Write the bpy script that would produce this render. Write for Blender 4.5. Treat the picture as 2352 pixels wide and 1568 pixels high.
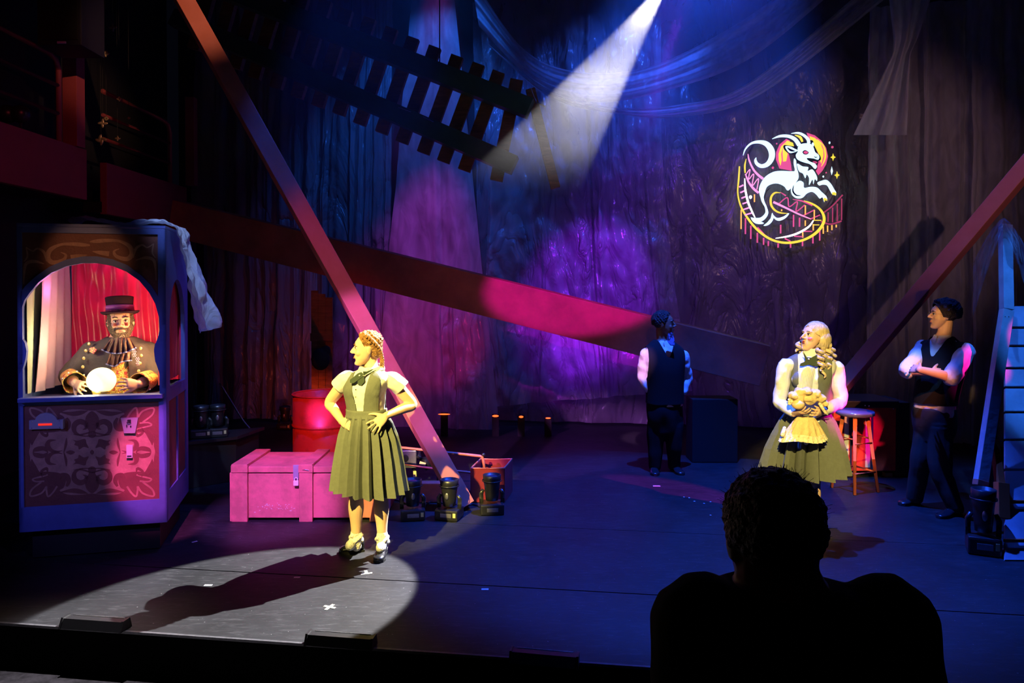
import bpy, bmesh, math, random
from mathutils import Vector, Matrix, noise
R = math.radians
PI = math.pi
sin, cos = math.sin, math.cos
random.seed(7)
for o in list(bpy.data.objects):
    bpy.data.objects.remove(o, do_unlink=True)
SC = bpy.context.scene
COL = SC.collection

# ------------------------------------------------------------------ camera
F = 1700.0            # focal length in pixels of the 2352 px wide frame
CAMZ = 1.9
TILT = R(0.8)
SHIFT = -(119.0 - F * math.tan(TILT)) / 2352.0
cam_d = bpy.data.cameras.new('camera')
cam_d.sensor_width = 36.0
cam_d.lens = F / 2352.0 * 36.0
cam_d.shift_y = SHIFT
cam_d.clip_start = 0.05
cam = bpy.data.objects.new('camera', cam_d)
cam.location = (0, 0, CAMZ)
cam.rotation_euler = (R(90) - TILT, 0, 0)
COL.objects.link(cam)
SC.camera = cam

# ------------------------------------------------------------------ view + world
SC.view_settings.view_transform = 'Standard'
SC.view_settings.look = 'None'
SC.view_settings.gamma = 1
SC.view_settings.use_curve_mapping = False
SC.view_settings.exposure = 0.0
W = bpy.data.worlds.new('world')
SC.world = W
W.use_nodes = True
W.node_tree.nodes['Background'].inputs[0].default_value = (0.25, 0.3, 0.7, 1)
W.node_tree.nodes['Background'].inputs[1].default_value = 0.0035

# ------------------------------------------------------------------ pixel helper: a photo pixel and a distance give a place on the stage
def ray(px, py):
    u = (px - 1176.0) / F
    v = (784.0 - py + SHIFT * 2352.0) / F
    return Vector((u, cos(TILT) + v * sin(TILT), -sin(TILT) + v * cos(TILT)))
def at(px, py, D):
    d = ray(px, py)
    return Vector((0, 0, CAMZ)) + d * (D / d.y)
def gnd(px, py, z=0.0):
    d = ray(px, py)
    return Vector((0, 0, CAMZ)) + d * ((z - CAMZ) / d.z)

# ------------------------------------------------------------------ stage lights
def spot(loc, tgt, power, col, ang, blend=0.25, rad=0.04, squeeze=None):
    l = bpy.data.lights.new('stage_light', 'SPOT')
    l.energy = power
    l.color = col
    l.spot_size = R(ang)
    l.spot_blend = blend
    l.shadow_soft_size = rad
    o = bpy.data.objects.new('stage_light', l)
    o.location = loc
    d = (Vector(tgt) - Vector(loc))
    o.rotation_euler = d.to_track_quat('-Z', 'Y').to_euler()
    if squeeze:
        o.scale = squeeze
    COL.objects.link(o)
    return o
def point(loc, power, col, rad=0.05):
    l = bpy.data.lights.new('stage_light', 'POINT')
    l.energy = power
    l.color = col
    l.shadow_soft_size = rad
    o = bpy.data.objects.new('stage_light', l)
    o.location = loc
    COL.objects.link(o)
    return o
PK = (0.66, 0.17, 1.0)
BL = (0.015, 0.09, 1.0)
spot((1.7, 8.0, 5.25), (-1.62, 4.42, 0), 15000, (1.0, 0.96, 0.96), 15.0, 0.10, 0.02)          # white back beam
spot((-2.3, 0.5, 4.8), (-1.00, 5.3, 0.92), 5400, (1.0, 0.79, 0.20), 14, 0.3, 0.04, (0.62, 1, 1))                # amber key on the front girl
spot((0.3, 0.0, 4.1), (2.33, 5.7, 0.85), 3000, (1.0, 0.78, 0.24), 14, 0.3, 0.04, (0.62, 1, 1))                     # amber key on the blonde girl
spot((-1.9, 1.2, 4.6), (-2.0, 6.0, 0.3), 4000, PK, 12, 0.6)                                 # pink on the crate
spot((-3.2, 2.8, 3.4), (-0.95, 6.45, 1.25), 2000, PK, 17, 0.5)                                # pink on the leaning beam
spot((-1.6, 2.5, 4.0), (-2.58, 5.3, 0.72), 2300, (1.0, 0.12, 0.55), 8, 0.5)                   # pink at the booth panel
spot((-2.4, 1.5, 3.2), (-3.0, 5.2, 2.12), 130, (1.0, 0.45, 0.2), 9, 0.6)
spot((-0.5, 2.0, 4.8), (0.72, 8.5, 1.78), 2200, (0.80, 0.0, 1.0), 18, 0.4, 0.04, (1, 0.42, 1))                    # magenta on fallen beam
spot((1.5, 5.6, 5.2), (1.1, 9.8, 2.1), 1800, (0.30, 0.01, 1.0), 21, 0.6)                   # violet wash on backdrop
spot((1.4, 6.2, 4.2), (1.0, 9.9, 1.45), 2600, (0.30, 0.02, 1.0), 10.5, 0.4)                       # hot violet low on the crinkled sheet
spot((1.9, 5.6, 5.2), (2.4, 9.8, 2.6), 420, (0.22, 0.05, 1.0), 50, 0.9)                       # faint violet beyond
spot((-0.75, 8.25, 6.0), (-1.25, 9.95, 2.3), 800, (0.75, 0.03, 0.7), 30, 1.0)                 # magenta wash on the strip
spot((-0.4, 7.4, 0.9), (-1.0, 9.9, 1.2), 110, (1.0, 0.02, 0.25), 34, 0.6)                     # red wash low at the crumpled sheet
spot((-2.2, 7.9, 0.25), (-2.4, 10.2, 0.9), 45, (1.0, 0.10, 0.02), 70, 0.8)                    # low red light behind the drum
spot((-1.9, 3.2, 3.2), (-1.84, 7.0, 0.72), 1300, (0.65, 0.08, 1.0), 3.4, 0.5)                 # violet stripe on the drum
spot((5.6, 2.6, 3.6), (2.64, 5.72, 1.0), 4500, (1.0, 0.0, 0.5), 7, 0.35)                     # magenta side on blonde girl
spot((5.2, 2.0, 4.0), (3.88, 6.2, 1.22), 2400, (1.0, 0.0, 0.35), 4.4, 0.3)                    # magenta on the folded arms
spot((0.6, 3.2, 4.0), (1.33, 7.7, 1.12), 2600, (0.85, 0.35, 0.85), 3.6, 0.4)                  # pale pink on the white sleeve
spot((1.6, 6.2, 6.2), (1.5, 6.1, 0), 5500, BL, 50, 0.5)                                       # blue floor wash
spot((-0.9, 6.4, 6.2), (-2.0, 6.9, 0), 500, BL, 40, 0.6)
spot((3.6, 7.6, 6.2), (3.9, 5.8, 0), 600, BL, 55, 0.6)
spot((3.2, 3.4, 5.6), (4.35, 5.8, 1.6), 1300, (0.03, 0.20, 1.0), 17, 0.5)                     # blue on ramp and post
spot((-0.8, 8.4, 6.3), (-1.0, 9.6, 4.9), 380, (0.02, 0.16, 1.0), 66, 0.7)                     # blue tops
spot((2.2, 8.2, 6.3), (1.5, 9.6, 4.7), 480, (0.03, 0.12, 1.0), 60, 0.7)
spot((-1.5, 3.0, 5.5), (-2.5, 5.8, 2.1), 900, (0.35, 0.5, 1.0), 10, 0.7)                      # cold light on the booth top and sheet
spot((-3.9, 2.2, 2.6), (-3.0, 5.2, 0.95), 140, (0.16, 0.18, 1.0), 34, 0.7)                    # violet fill on the booth front
spot((-0.3, 2.2, 3.4), (-2.95, 5.5, 0.9), 90, (0.35, 0.2, 1.0), 24, 0.7)
spot((2.6, 0.6, 5.2), (-2.9, 6.6, 4.45), 1500, (1.0, 0.50, 0.28), 9, 0.9)                     # warm light high on the leaning beam
spot((-0.6, 0.2, 5.0), (-1.95, 6.8, 0.75), 1600, (1.0, 0.10, 0.04), 11, 0.8)                  # red wash on crate and drum
spot((0.4, 0.2, 5.0), (-1.5, 6.5, 2.2), 420, (1.0, 0.08, 0.03), 13, 0.9)                      # red middle of the leaning beam
spot((1.0, 0.2, 5.0), (0.4, 8.4, 1.9), 110, (1.0, 0.15, 0.08), 24, 0.9)
spot((0.8, 0.2, 5.0), (-4.6, 7.0, 3.2), 150, (1.0, 0.08, 0.12), 22, 0.8)                      # red on the balconies
spot((3.3, 0.5, 4.8), (3.25, 7.3, 0.45), 3200, (1.0, 0.30, 0.12), 7, 0.5)                       # warm on stool and trunk
spot((4.4, 1.5, 4.8), (4.1, 9.0, 3.0), 330, (0.9, 0.45, 0.5), 34, 0.7)                        # dusty light on the right drapes
spot((1.2, 2.6, 3.0), (3.62, 6.3, 1.65), 700, (1.0, 0.55, 0.18), 3.4, 0.6)                    # small warm light on the watching man's face
spot((2.6, 3.4, 5.4), (3.45, 6.35, 1.2), 900, (0.2, 0.45, 1.0), 6, 0.5)                        # cold light on the folded arms
spot((-2.7, 4.7, 6.2), (-2.45, 3.98, -0.26), 900, (1.0, 0.92, 1.0), 11, 0.8)                    # added lamp, stands in for white beam spill at the stage foot
point((-3.02, 5.25, 1.22), 2.6, (1.0, 0.85, 0.4), 0.03)  # added point lamp by the crystal ball to brighten the hands
# inside the booth
point((-2.66, 5.50, 1.50), 15, (1.0, 0.70, 0.30), 0.04)
point((-3.24, 5.34, 1.55), 4.5, (1.0, 0.78, 0.40), 0.04)
point((-3.36, 5.45, 1.9), 0.9, (1.0, 0.25, 0.8), 0.05)
point((-3.0, 5.92, 2.2), 2.6, (1.0, 0.2, 0.5), 0.06)

# ------------------------------------------------------------------ materials
def mat(name, col, rough=0.6, metal=0.0, spec=0.4, var=0.0, vscale=4.0, bump=0.0, bscale=20.0, col2=None, stretch=None,
        emis=None, estr=0.0, coat=0.0, sheen=0.0, detail=4.0, ramp=(0.35, 0.65), sub=0.0):
    m = bpy.data.materials.new(name)
    m.use_nodes = True
    nt = m.node_tree
    b = nt.nodes['Principled BSDF']
    b.inputs['Base Color'].default_value = (*col, 1)
    b.inputs['Roughness'].default_value = rough
    b.inputs['Metallic'].default_value = metal
    b.inputs['Specular IOR Level'].default_value = spec
    b.inputs['Coat Weight'].default_value = coat
    b.inputs['Sheen Weight'].default_value = sheen
    if sub:
        b.inputs['Subsurface Weight'].default_value = sub
        b.inputs['Subsurface Radius'].default_value = (0.012, 0.004, 0.002)
    if emis:
        b.inputs['Emission Color'].default_value = (*emis, 1)
        b.inputs['Emission Strength'].default_value = estr
    if var > 0 or col2 or bump > 0:
        tc = nt.nodes.new('ShaderNodeTexCoord')
        mp = nt.nodes.new('ShaderNodeMapping')
        nt.links.new(tc.outputs['Object'], mp.inputs[0])
        if stretch:
            mp.inputs['Scale'].default_value = stretch
    if var > 0 or col2:
        n = nt.nodes.new('ShaderNodeTexNoise')
        n.inputs['Scale'].default_value = vscale
        n.inputs['Detail'].default_value = detail
        n.inputs['Roughness'].default_value = 0.65
        nt.links.new(mp.outputs[0], n.inputs['Vector'])
        r = nt.nodes.new('ShaderNodeValToRGB')
        c2 = col2 if col2 else tuple(c * (1 - var) for c in col)
        r.color_ramp.elements[0].color = (*c2, 1)
        r.color_ramp.elements[1].color = (*col, 1)
        r.color_ramp.elements[0].position = ramp[0]
        r.color_ramp.elements[1].position = ramp[1]
        nt.links.new(n.outputs[0], r.inputs[0])
        nt.links.new(r.outputs[0], b.inputs['Base Color'])
    if bump > 0:
        n2 = nt.nodes.new('ShaderNodeTexNoise')
        n2.inputs['Scale'].default_value = bscale
        n2.inputs['Detail'].default_value = 3
        nt.links.new(mp.outputs[0], n2.inputs['Vector'])
        bp = nt.nodes.new('ShaderNodeBump')
        bp.inputs['Strength'].default_value = bump
        bp.inputs['Distance'].default_value = 0.02
        nt.links.new(n2.outputs[0], bp.inputs['Height'])
        nt.links.new(bp.outputs[0], b.inputs['Normal'])
    return m

def sheet_mat(name, col, opacity, rough=0.22, bump=0.6, bscale=5.0, spec=0.7, stretch=(1, 1, 0.35), vary=0.3, transl=0.35, crease=False):
    """thin polythene / sheer cloth: partly see-through, lit on both sides"""
    m = bpy.data.materials.new(name)
    m.use_nodes = True
    nt = m.node_tree
    N, L = nt.nodes, nt.links
    b = N['Principled BSDF']
    out = N['Material Output']
    b.inputs['Base Color'].default_value = (*col, 1)
    b.inputs['Roughness'].default_value = rough
    b.inputs['Specular IOR Level'].default_value = spec
    tc = N.new('ShaderNodeTexCoord')
    mp = N.new('ShaderNodeMapping')
    mp.inputs['Scale'].default_value = stretch
    L.new(tc.outputs['Object'], mp.inputs[0])
    n = N.new('ShaderNodeTexNoise')
    n.inputs['Scale'].default_value = bscale
    n.inputs['Detail'].default_value = 5
    n.inputs['Distortion'].default_value = 1.2
    L.new(mp.outputs[0], n.inputs['Vector'])
    bp = N.new('ShaderNodeBump')
    bp.inputs['Strength'].default_value = bump
    bp.inputs['Distance'].default_value = 0.05
    if crease:      # sharp folds: ridges where the noise crosses its middle value
        s1 = N.new('ShaderNodeMath'); s1.operation = 'SUBTRACT'; s1.inputs[1].default_value = 0.5
        s2 = N.new('ShaderNodeMath'); s2.operation = 'ABSOLUTE'
        s3 = N.new('ShaderNodeMath'); s3.operation = 'POWER'; s3.inputs[1].default_value = 0.6
        L.new(n.outputs[0], s1.inputs[0]); L.new(s1.outputs[0], s2.inputs[0]); L.new(s2.outputs[0], s3.inputs[0]); L.new(s3.outputs[0], bp.inputs['Height'])
        bp.inputs['Distance'].default_value = 0.12
    else:
        L.new(n.outputs[0], bp.inputs['Height'])
    L.new(bp.outputs[0], b.inputs['Normal'])
    tl = N.new('ShaderNodeBsdfTranslucent')
    tl.inputs[0].default_value = (*col, 1)
    L.new(bp.outputs[0], tl.inputs['Normal'])
    m1 = N.new('ShaderNodeMixShader')
    m1.inputs[0].default_value = transl
    L.new(b.outputs[0], m1.inputs[1]); L.new(tl.outputs[0], m1.inputs[2])
    tr = N.new('ShaderNodeBsdfTransparent')
    m2 = N.new('ShaderNodeMixShader')
    mr = N.new('ShaderNodeMapRange')
    mr.inputs['From Min'].default_value = 0.3
    mr.inputs['From Max'].default_value = 0.7
    mr.inputs['To Min'].default_value = max(0, opacity - vary)
    mr.inputs['To Max'].default_value = min(1, opacity + vary)
    L.new(n.outputs[0], mr.inputs[0])
    L.new(mr.outputs[0], m2.inputs[0])
    L.new(tr.outputs[0], m2.inputs[1]); L.new(m1.outputs[0], m2.inputs[2])
    L.new(m2.outputs[0], out.inputs[0])
    return m

M = {}
M['black'] = mat('matte_black', (0.012, 0.012, 0.013), 0.7)
M['blackmetal'] = mat('black_metal', (0.018, 0.018, 0.02), 0.35, 0.0, 0.6, bump=0.1)
M['chrome'] = mat('chrome', (0.7, 0.7, 0.72), 0.2, 1.0)
M['steel'] = mat('steel', (0.45, 0.45, 0.47), 0.35, 0.8, var=0.3, vscale=15)
M['redpaint'] = mat('red_paint', (0.62, 0.17, 0.12), 0.5, var=0.25, vscale=3, bump=0.08, bscale=12, col2=(0.5, 0.12, 0.08))
M['redwood'] = mat('red_painted_timber', (0.6, 0.16, 0.12), 0.55, var=0.3, vscale=3, bump=0.15, bscale=12, stretch=(1, 1, 1))
M['bluepaint'] = mat('blue_paint', (0.09, 0.13, 0.42), 0.4, spec=0.5, var=0.2, vscale=6, bump=0.05)
M['gold'] = mat('gold_trim', (0.75, 0.55, 0.15), 0.3, 0.7, bump=0.3, bscale=60)
M['skin_girl'] = mat('fair_skin', (0.78, 0.5, 0.33), 0.5, sub=0.1, var=0.05)
M['skin_man'] = mat('tan_skin', (0.68, 0.42, 0.28), 0.45, sub=0.1, var=0.05)
M['skin_dark'] = mat('brown_skin', (0.2, 0.1, 0.06), 0.45)
M['white_cloth'] = mat('white_cotton', (0.75, 0.74, 0.7), 0.8, var=0.06, vscale=10, bump=0.35, bscale=14)
M['eye_white'] = mat('eye_white', (0.8, 0.78, 0.75), 0.2)
M['eye_dark'] = mat('eye_dark', (0.02, 0.015, 0.01), 0.15)
M['lip'] = mat('lips', (0.55, 0.16, 0.14), 0.4)
M['lip_dark'] = mat('dark_lips', (0.3, 0.02, 0.03), 0.35)

# ------------------------------------------------------------------ object helpers
WM = {}
def thing(name, label, cat, loc=(0, 0, 0), rotz=0.0, group=None):
    o = bpy.data.objects.new(name, None)
    COL.objects.link(o)
    o.location = loc
    o.rotation_euler = (0, 0, rotz)
    o.empty_display_size = 0.1
    WM[o] = Matrix.Translation(loc) @ Matrix.Rotation(rotz, 4, 'Z')
    o['label'] = label
    o['category'] = cat
    if group:
        o['group'] = group
    return o
def tag(o, label=None, cat=None, group=None, kind=None):
    if label: o['label'] = label
    if cat: o['category'] = cat
    if group: o['group'] = group
    if kind: o['kind'] = kind
    return o
def obj(name, bm, material, parent=None, smooth=False, local=False, label=None, org=None):
    """one mesh object; the bmesh is in world coordinates unless local"""
    me = bpy.data.meshes.new(name)
    if not isinstance(bm, bmesh.types.BMesh):
        me = bm
    else:
        bmesh.ops.recalc_face_normals(bm, faces=bm.faces)
        bm.to_mesh(me)
        bm.free()
    o = bpy.data.objects.new(name, me)
    COL.objects.link(o)
    if material:
        me.materials.clear()
        me.materials.append(material)
    if parent is not None:
        o.parent = parent
        WM[o] = WM[parent].copy()
        if not local:
            me.transform(WM[parent].inverted())
    elif org is not None:
        me.transform(Matrix.Translation(org).inverted())
        o.location = org
        WM[o] = Matrix.Translation(org)
    else:
        WM[o] = Matrix.Identity(4)
    if smooth:
        for p in me.polygons:
            p.use_smooth = True
    if label:
        o['label'] = label
    return o
def struct(name, bm, material, parent=None, smooth=False):
    o = obj(name, bm, material, parent, smooth)
    if parent is None:
        o['kind'] = 'structure'
    return o
def copy_tree(o, parent=None):
    c = o.copy()
    COL.objects.link(c)
    if parent is not None:
        c.parent = parent
    for ch in list(o.children):
        copy_tree(ch, c)
    return c

def BM():
    return bmesh.new()
I4 = Matrix.Identity(4)
def box(bm, c, s, m=I4, bev=0.0):
    """box with centre c and full size s, transformed by m"""
    r = bmesh.ops.create_cube(bm, size=1.0)
    vs = r['verts']
    for v in vs:
        v.co = Vector((v.co.x * s[0] + c[0], v.co.y * s[1] + c[1], v.co.z * s[2] + c[2]))
    if bev > 0:
        es = list({e for v in vs for e in v.link_edges})
        r2 = bmesh.ops.bevel(bm, geom=es, offset=bev, segments=2, affect='EDGES', profile=0.6)
        vs = list({v for f in r2['faces'] for v in f.verts} | {v for v in vs if v.is_valid})
    for v in vs:
        v.co = m @ v.co
    return vs
def basis(d, up=(0, 0, 1)):
    d = Vector(d).normalized()
    u = Vector(up)
    if abs(d.dot(u.normalized())) > 0.98:
        u = Vector((0, 1, 0)) if abs(d.y) < 0.9 else Vector((1, 0, 0))
    x = d.cross(u).normalized()
    y = x.cross(d).normalized()
    return x, y, d
def beam(bm, a, b, w, h, up=(0, 0, 1), bev=0.004):
    """rectangular bar from a to b, w across, h along 'up'"""
    a, b = Vector(a), Vector(b)
    x, y, d = basis(b - a, up)
    m = Matrix(((x.x, y.x, d.x, 0), (x.y, y.y, d.y, 0), (x.z, y.z, d.z, 0), (0, 0, 0, 1)))
    m = Matrix.Translation((a + b) / 2) @ m
    return box(bm, (0, 0, 0), (w, h, (b - a).length), m, bev)
def rings(bm, loops, cap=True, close=True):
    vl = [[bm.verts.new(p) for p in lp] for lp in loops]
    n = len(vl[0])
    for i in range(len(vl) - 1):
        for j in range(n if close else n - 1):
            k = (j + 1) % n
            bm.faces.new((vl[i][j], vl[i][k], vl[i + 1][k], vl[i + 1][j]))
    if cap:
        bm.faces.new(list(reversed(vl[0])))
        bm.faces.new(vl[-1])
    return vl
def tube(bm, pts, rad, n=10, cap=True):
    pts = [Vector(p) for p in pts]
    if not isinstance(rad, (list, tuple)):
        rad = [rad] * len(pts)
    loops = []
    up = Vector((0, 0, 1))
    px = None
    for i, p in enumerate(pts):
        d = (pts[min(i + 1, len(pts) - 1)] - pts[max(i - 1, 0)])
        if d.length < 1e-9: d = Vector((0, 0, 1))
        d.normalize()
        if px is None:
            x, y, _ = basis(d)
        else:
            x = (px - d * px.dot(d))
            if x.length < 1e-6: x = basis(d)[0]
            x.normalize()
            y = d.cross(x)
        px = x
        loops.append([p + (x * cos(2 * PI * k / n) + y * sin(2 * PI * k / n)) * rad[i] for k in range(n)])
    return rings(bm, loops, cap)
def lathe(bm, prof, c, n=32, m=I4, cap=True):
    """prof: list of (r, z)"""
    c = Vector(c)
    loops = [[m @ (c + Vector((max(r, 1e-4) * cos(2 * PI * k / n), max(r, 1e-4) * sin(2 * PI * k / n), z))) for k in range(n)] for r, z in prof]
    return rings(bm, loops, cap)
def ball(bm, c, r, m=I4, seg=16):
    if not isinstance(r, (list, tuple)): r = (r, r, r)
    q = bmesh.ops.create_uvsphere(bm, u_segments=seg, v_segments=max(6, seg * 2 // 3), radius=1.0)
    for v in q['verts']:
        v.co = m @ (Vector(c) + Vector((v.co.x * r[0], v.co.y * r[1], v.co.z * r[2])))
    return q['verts']
def crom(pts, n=6, closed=False):
    """catmull-rom through points (tuples of any length)"""
    P = [tuple(p) for p in pts]
    out = []
    k = len(P)
    rng = k if closed else k - 1
    for i in range(rng):
        p0 = P[(i - 1) % k] if (closed or i > 0) else P[i]
        p1 = P[i]
        p2 = P[(i + 1) % k]
        p3 = P[(i + 2) % k] if (closed or i + 2 < k) else p2
        for j in range(n):
            t = j / n
            out.append(tuple(0.5 * ((2 * b) + (-a + c) * t + (2 * a - 5 * b + 4 * c - d) * t * t + (-a + 3 * b - 3 * c + d) * t ** 3)
                             for a, b, c, d in zip(p0, p1, p2, p3)))
    if not closed:
        out.append(P[-1])
    return out
def plate(bm, loops, mp, t0, t1):
    """flat plate from closed 2D loops (outer, holes...), mp(u, v, t) -> 3D, thickness from t0 to t1"""
    for t in (t0, t1):
        es = []
        for lp in loops:
            vs = [bm.verts.new(mp(u, v, t)) for u, v in lp]
            es += [bm.edges.new((vs[i], vs[(i + 1) % len(vs)])) for i in range(len(vs))]
        bmesh.ops.triangle_fill(bm, edges=es, use_beauty=True, use_dissolve=False)
    for lp in loops:
        n = len(lp)
        a = [bm.verts.new(mp(u, v, t0)) for u, v in lp]
        b = [bm.verts.new(mp(u, v, t1)) for u, v in lp]
        for i in range(n):
            k = (i + 1) % n
            bm.faces.new((a[i], a[k], b[k], b[i]))
def stroke(bm, pts, wid, mp, t0, t1, n=6, smooth=True):
    """a flat brush stroke of varying width along 2D points"""
    k = len(pts)
    if not isinstance(wid, (list, tuple)):
        wid = [wid] * k
    q = [(p[0], p[1], w) for p, w in zip(pts, wid)]
    if smooth and k > 2:
        q = crom(q, n)
    A, B = [], []
    for i, (x, y, w) in enumerate(q):
        x0, y0, _ = q[max(i - 1, 0)]
        x1, y1, _ = q[min(i + 1, len(q) - 1)]
        dx, dy = x1 - x0, y1 - y0
        l = math.hypot(dx, dy) or 1.0
        nx, ny = -dy / l, dx / l
        h = max(w, 1e-3) / 2
        A.append((x + nx * h, y + ny * h)); B.append((x - nx * h, y - ny * h))
    va0 = [bm.verts.new(mp(u, v, t0)) for u, v in A]; vb0 = [bm.verts.new(mp(u, v, t0)) for u, v in B]
    va1 = [bm.verts.new(mp(u, v, t1)) for u, v in A]; vb1 = [bm.verts.new(mp(u, v, t1)) for u, v in B]
    for i in range(len(A) - 1):
        bm.faces.new((va1[i], va1[i + 1], vb1[i + 1], vb1[i]))
        bm.faces.new((va0[i], vb0[i], vb0[i + 1], va0[i + 1]))
        bm.faces.new((va0[i], va0[i + 1], va1[i + 1], va1[i]))
        bm.faces.new((vb0[i], vb1[i], vb1[i + 1], vb0[i + 1]))
    bm.faces.new((va0[0], va1[0], vb1[0], vb0[0]))
    bm.faces.new((va0[-1], vb0[-1], vb1[-1], va1[-1]))
def grid(bm, fn, nu, nv):
    vs = [[bm.verts.new(fn(i / nu, j / nv)) for j in range(nv + 1)] for i in range(nu + 1)]
    for i in range(nu):
        for j in range(nv):
            bm.faces.new((vs[i][j], vs[i + 1][j], vs[i + 1][j + 1], vs[i][j + 1]))
def drape(TL, TR, BL, BR, folds, amp, seed=0, nu=None, nv=40, crump=0.02, gather=0.0, outv=(0, -1, 0)):
    """hanging cloth between four corners with vertical folds"""
    TL, TR, BL, BR = map(Vector, (TL, TR, BL, BR))
    nu = nu or int(folds * 10)
    outv = Vector(outv)
    rnd = random.Random(seed)
    ph = [rnd.uniform(0, 6.28) for _ in range(6)]
    bm = BM()
    def fn(u, v):
        uu = u + 0.03 * sin(3.1 * u * folds + ph[0]) / folds * 6 * (0.3 + v) + gather * sin(PI * v) * (0.5 - u)
        p = (TL.lerp(TR, uu)).lerp(BL.lerp(BR, uu), v)
        a = amp * (0.45 + 0.55 * v) * (0.6 + 0.4 * sin(u * 7 + ph[1]))
        d = a * sin(2 * PI * u * folds + ph[2] + 0.8 * sin(v * 3 + ph[3])) + 0.4 * a * sin(4.6 * PI * u * folds + ph[4] + v * 2)
        nz = noise.noise(Vector((p.x * 3 + seed, p.z * 1.6, seed * 1.7))) * crump * 2 + noise.noise(Vector((p.x * 9 + seed, p.z * 5, seed))) * crump
        return p + outv * (d + nz)
    grid(bm, fn, nu, nv)
    return bm

ORD = ['leftmost', 'second from the left', 'third from the left', 'fourth from the left', 'fifth from the left', 'sixth from the left', 'seventh from the left', 'eighth from the left']
# ------------------------------------------------------------------ the stage shell
ED = Vector((3.195, -0.44, 0)).normalized()      # direction of the stage front edge
EN = Vector((-ED.y, ED.x, 0))                    # upstage
E0 = gnd(0, 1430)
FLOORZ = -0.26
def stg(a, b, z=0.0):
    """a metres along the front edge from its left end, b metres upstage"""
    p = Vector((E0.x, E0.y, 0)) + ED * a + EN * b
    return Vector((p.x, p.y, z))
def floor_material():
    m = mat('black_painted_stage_floor', (0.017, 0.018, 0.021), 0.55, spec=0.3, var=0.45, vscale=2.2, bump=0.12, bscale=9)
    nt = m.node_tree; N, L = nt.nodes, nt.links
    b = N['Principled BSDF']
    tc = N.new('ShaderNodeTexCoord')
    # scuffs and scratches
    mp = N.new('ShaderNodeMapping'); mp.inputs['Scale'].default_value = (1.2, 7, 1); mp.inputs['Rotation'].default_value = (0, 0, 0.6)
    L.new(tc.outputs['Object'], mp.inputs[0])
    n = N.new('ShaderNodeTexNoise'); n.inputs['Scale'].default_value = 6; n.inputs['Detail'].default_value = 9; n.inputs['Roughness'].default_value = 0.75
    n.inputs['Distortion'].default_value = 1.0
    L.new(mp.outputs[0], n.inputs['Vector'])
    r = N.new('ShaderNodeValToRGB')
    r.color_ramp.elements[0].position = 0.52; r.color_ramp.elements[0].color = (0, 0, 0, 1)
    r.color_ramp.elements[1].position = 0.72; r.color_ramp.elements[1].color = (0.32, 0.32, 0.32, 1)
    L.new(n.outputs[0], r.inputs[0])
    mix = N.new('ShaderNodeMix'); mix.data_type = 'RGBA'
    old = b.inputs['Base Color'].links[0].from_socket
    L.new(r.outputs[0], mix.inputs['Factor'])
    L.new(old, mix.inputs[6]); mix.inputs[7].default_value = (0.14, 0.14, 0.15, 1)
    # specks
    v = N.new('ShaderNodeTexNoise'); v.inputs['Scale'].default_value = 60; v.inputs['Detail'].default_value = 2
    L.new(tc.outputs['Object'], v.inputs['Vector'])
    r2 = N.new('ShaderNodeValToRGB')
    r2.color_ramp.elements[0].position = 0.73; r2.color_ramp.elements[0].color = (0, 0, 0, 1)
    r2.color_ramp.elements[1].position = 0.76; r2.color_ramp.elements[1].color = (0.7, 0.7, 0.7, 1)
    L.new(v.outputs[0], r2.inputs[0])
    mix2 = N.new('ShaderNodeMix'); mix2.data_type = 'RGBA'
    L.new(r2.outputs[0], mix2.inputs['Factor']); L.new(mix.outputs[2], mix2.inputs[6]); mix2.inputs[7].default_value = (0.3, 0.3, 0.3, 1)
    L.new(mix2.outputs[2], b.inputs['Base Color'])
    return m
M['floor'] = floor_material()
M['housefloor'] = mat('scuffed_auditorium_floor', (0.16, 0.15, 0.17), 0.7, var=0.6, vscale=18, bump=0.1)
M['wall'] = mat('dark_backdrop_wall', (0.035, 0.035, 0.045), 0.75, var=0.4, vscale=1.5, bump=0.2, bscale=5)
M['stagefront'] = mat('black_stage_fascia', (0.003, 0.003, 0.003), 0.9, spec=0.0)

def slab(pts, z0, z1):
    bm = BM()
    rings(bm, [[Vector((p[0], p[1], z0)) for p in pts], [Vector((p[0], p[1], z1)) for p in pts]])
    return bm
L_, R_ = -3.2, 9.5
BACK = 6.9
# stage decks: seams between them are real gaps
seamB = 0.0
g1 = gnd(350, 1300); g2 = gnd(950, 1337)
sb = ((g1 + g2) / 2 - Vector((E0.x, E0.y, 0))).dot(EN)
def deck(b0, b1, a0=L_, a1=R_):
    return slab([stg(a0, b0), stg(a1, b0), stg(a1, b1), stg(a0, b1)], -0.03, 0.0)
bm = BM()
for b0, b1 in ((0.012, sb - 0.006), (sb + 0.006, sb + 1.22), (sb + 1.226, BACK + 1.2)):
    rings(bm, [[stg(a, b, z) for a, b in ((L_, b0), (R_, b0), (R_, b1), (L_, b1))] for z in (-0.03, 0.0)])
struct('floor', bm, M['floor'])
bm = BM()
rings(bm, [[stg(a, b, z) for a, b in ((L_, 0.012), (R_, 0.012), (R_, BACK + 1.2), (L_, BACK + 1.2))] for z in (FLOORZ, -0.031)])
rings(bm, [[stg(a, b, z) for a, b in ((L_, 0.0), (R_, 0.0), (R_, 0.011), (L_, 0.011))] for z in (FLOORZ, 0.0)])
struct('stage_riser', bm, M['stagefront'])
struct('trim_1', slab([stg(L_, -0.004), stg(R_, -0.004), stg(R_, 0.012), stg(L_, 0.012)], -0.012, 0.002), mat('worn_edge_strip', (0.1, 0.1, 0.11), 0.4, var=0.4, vscale=30))
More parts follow.
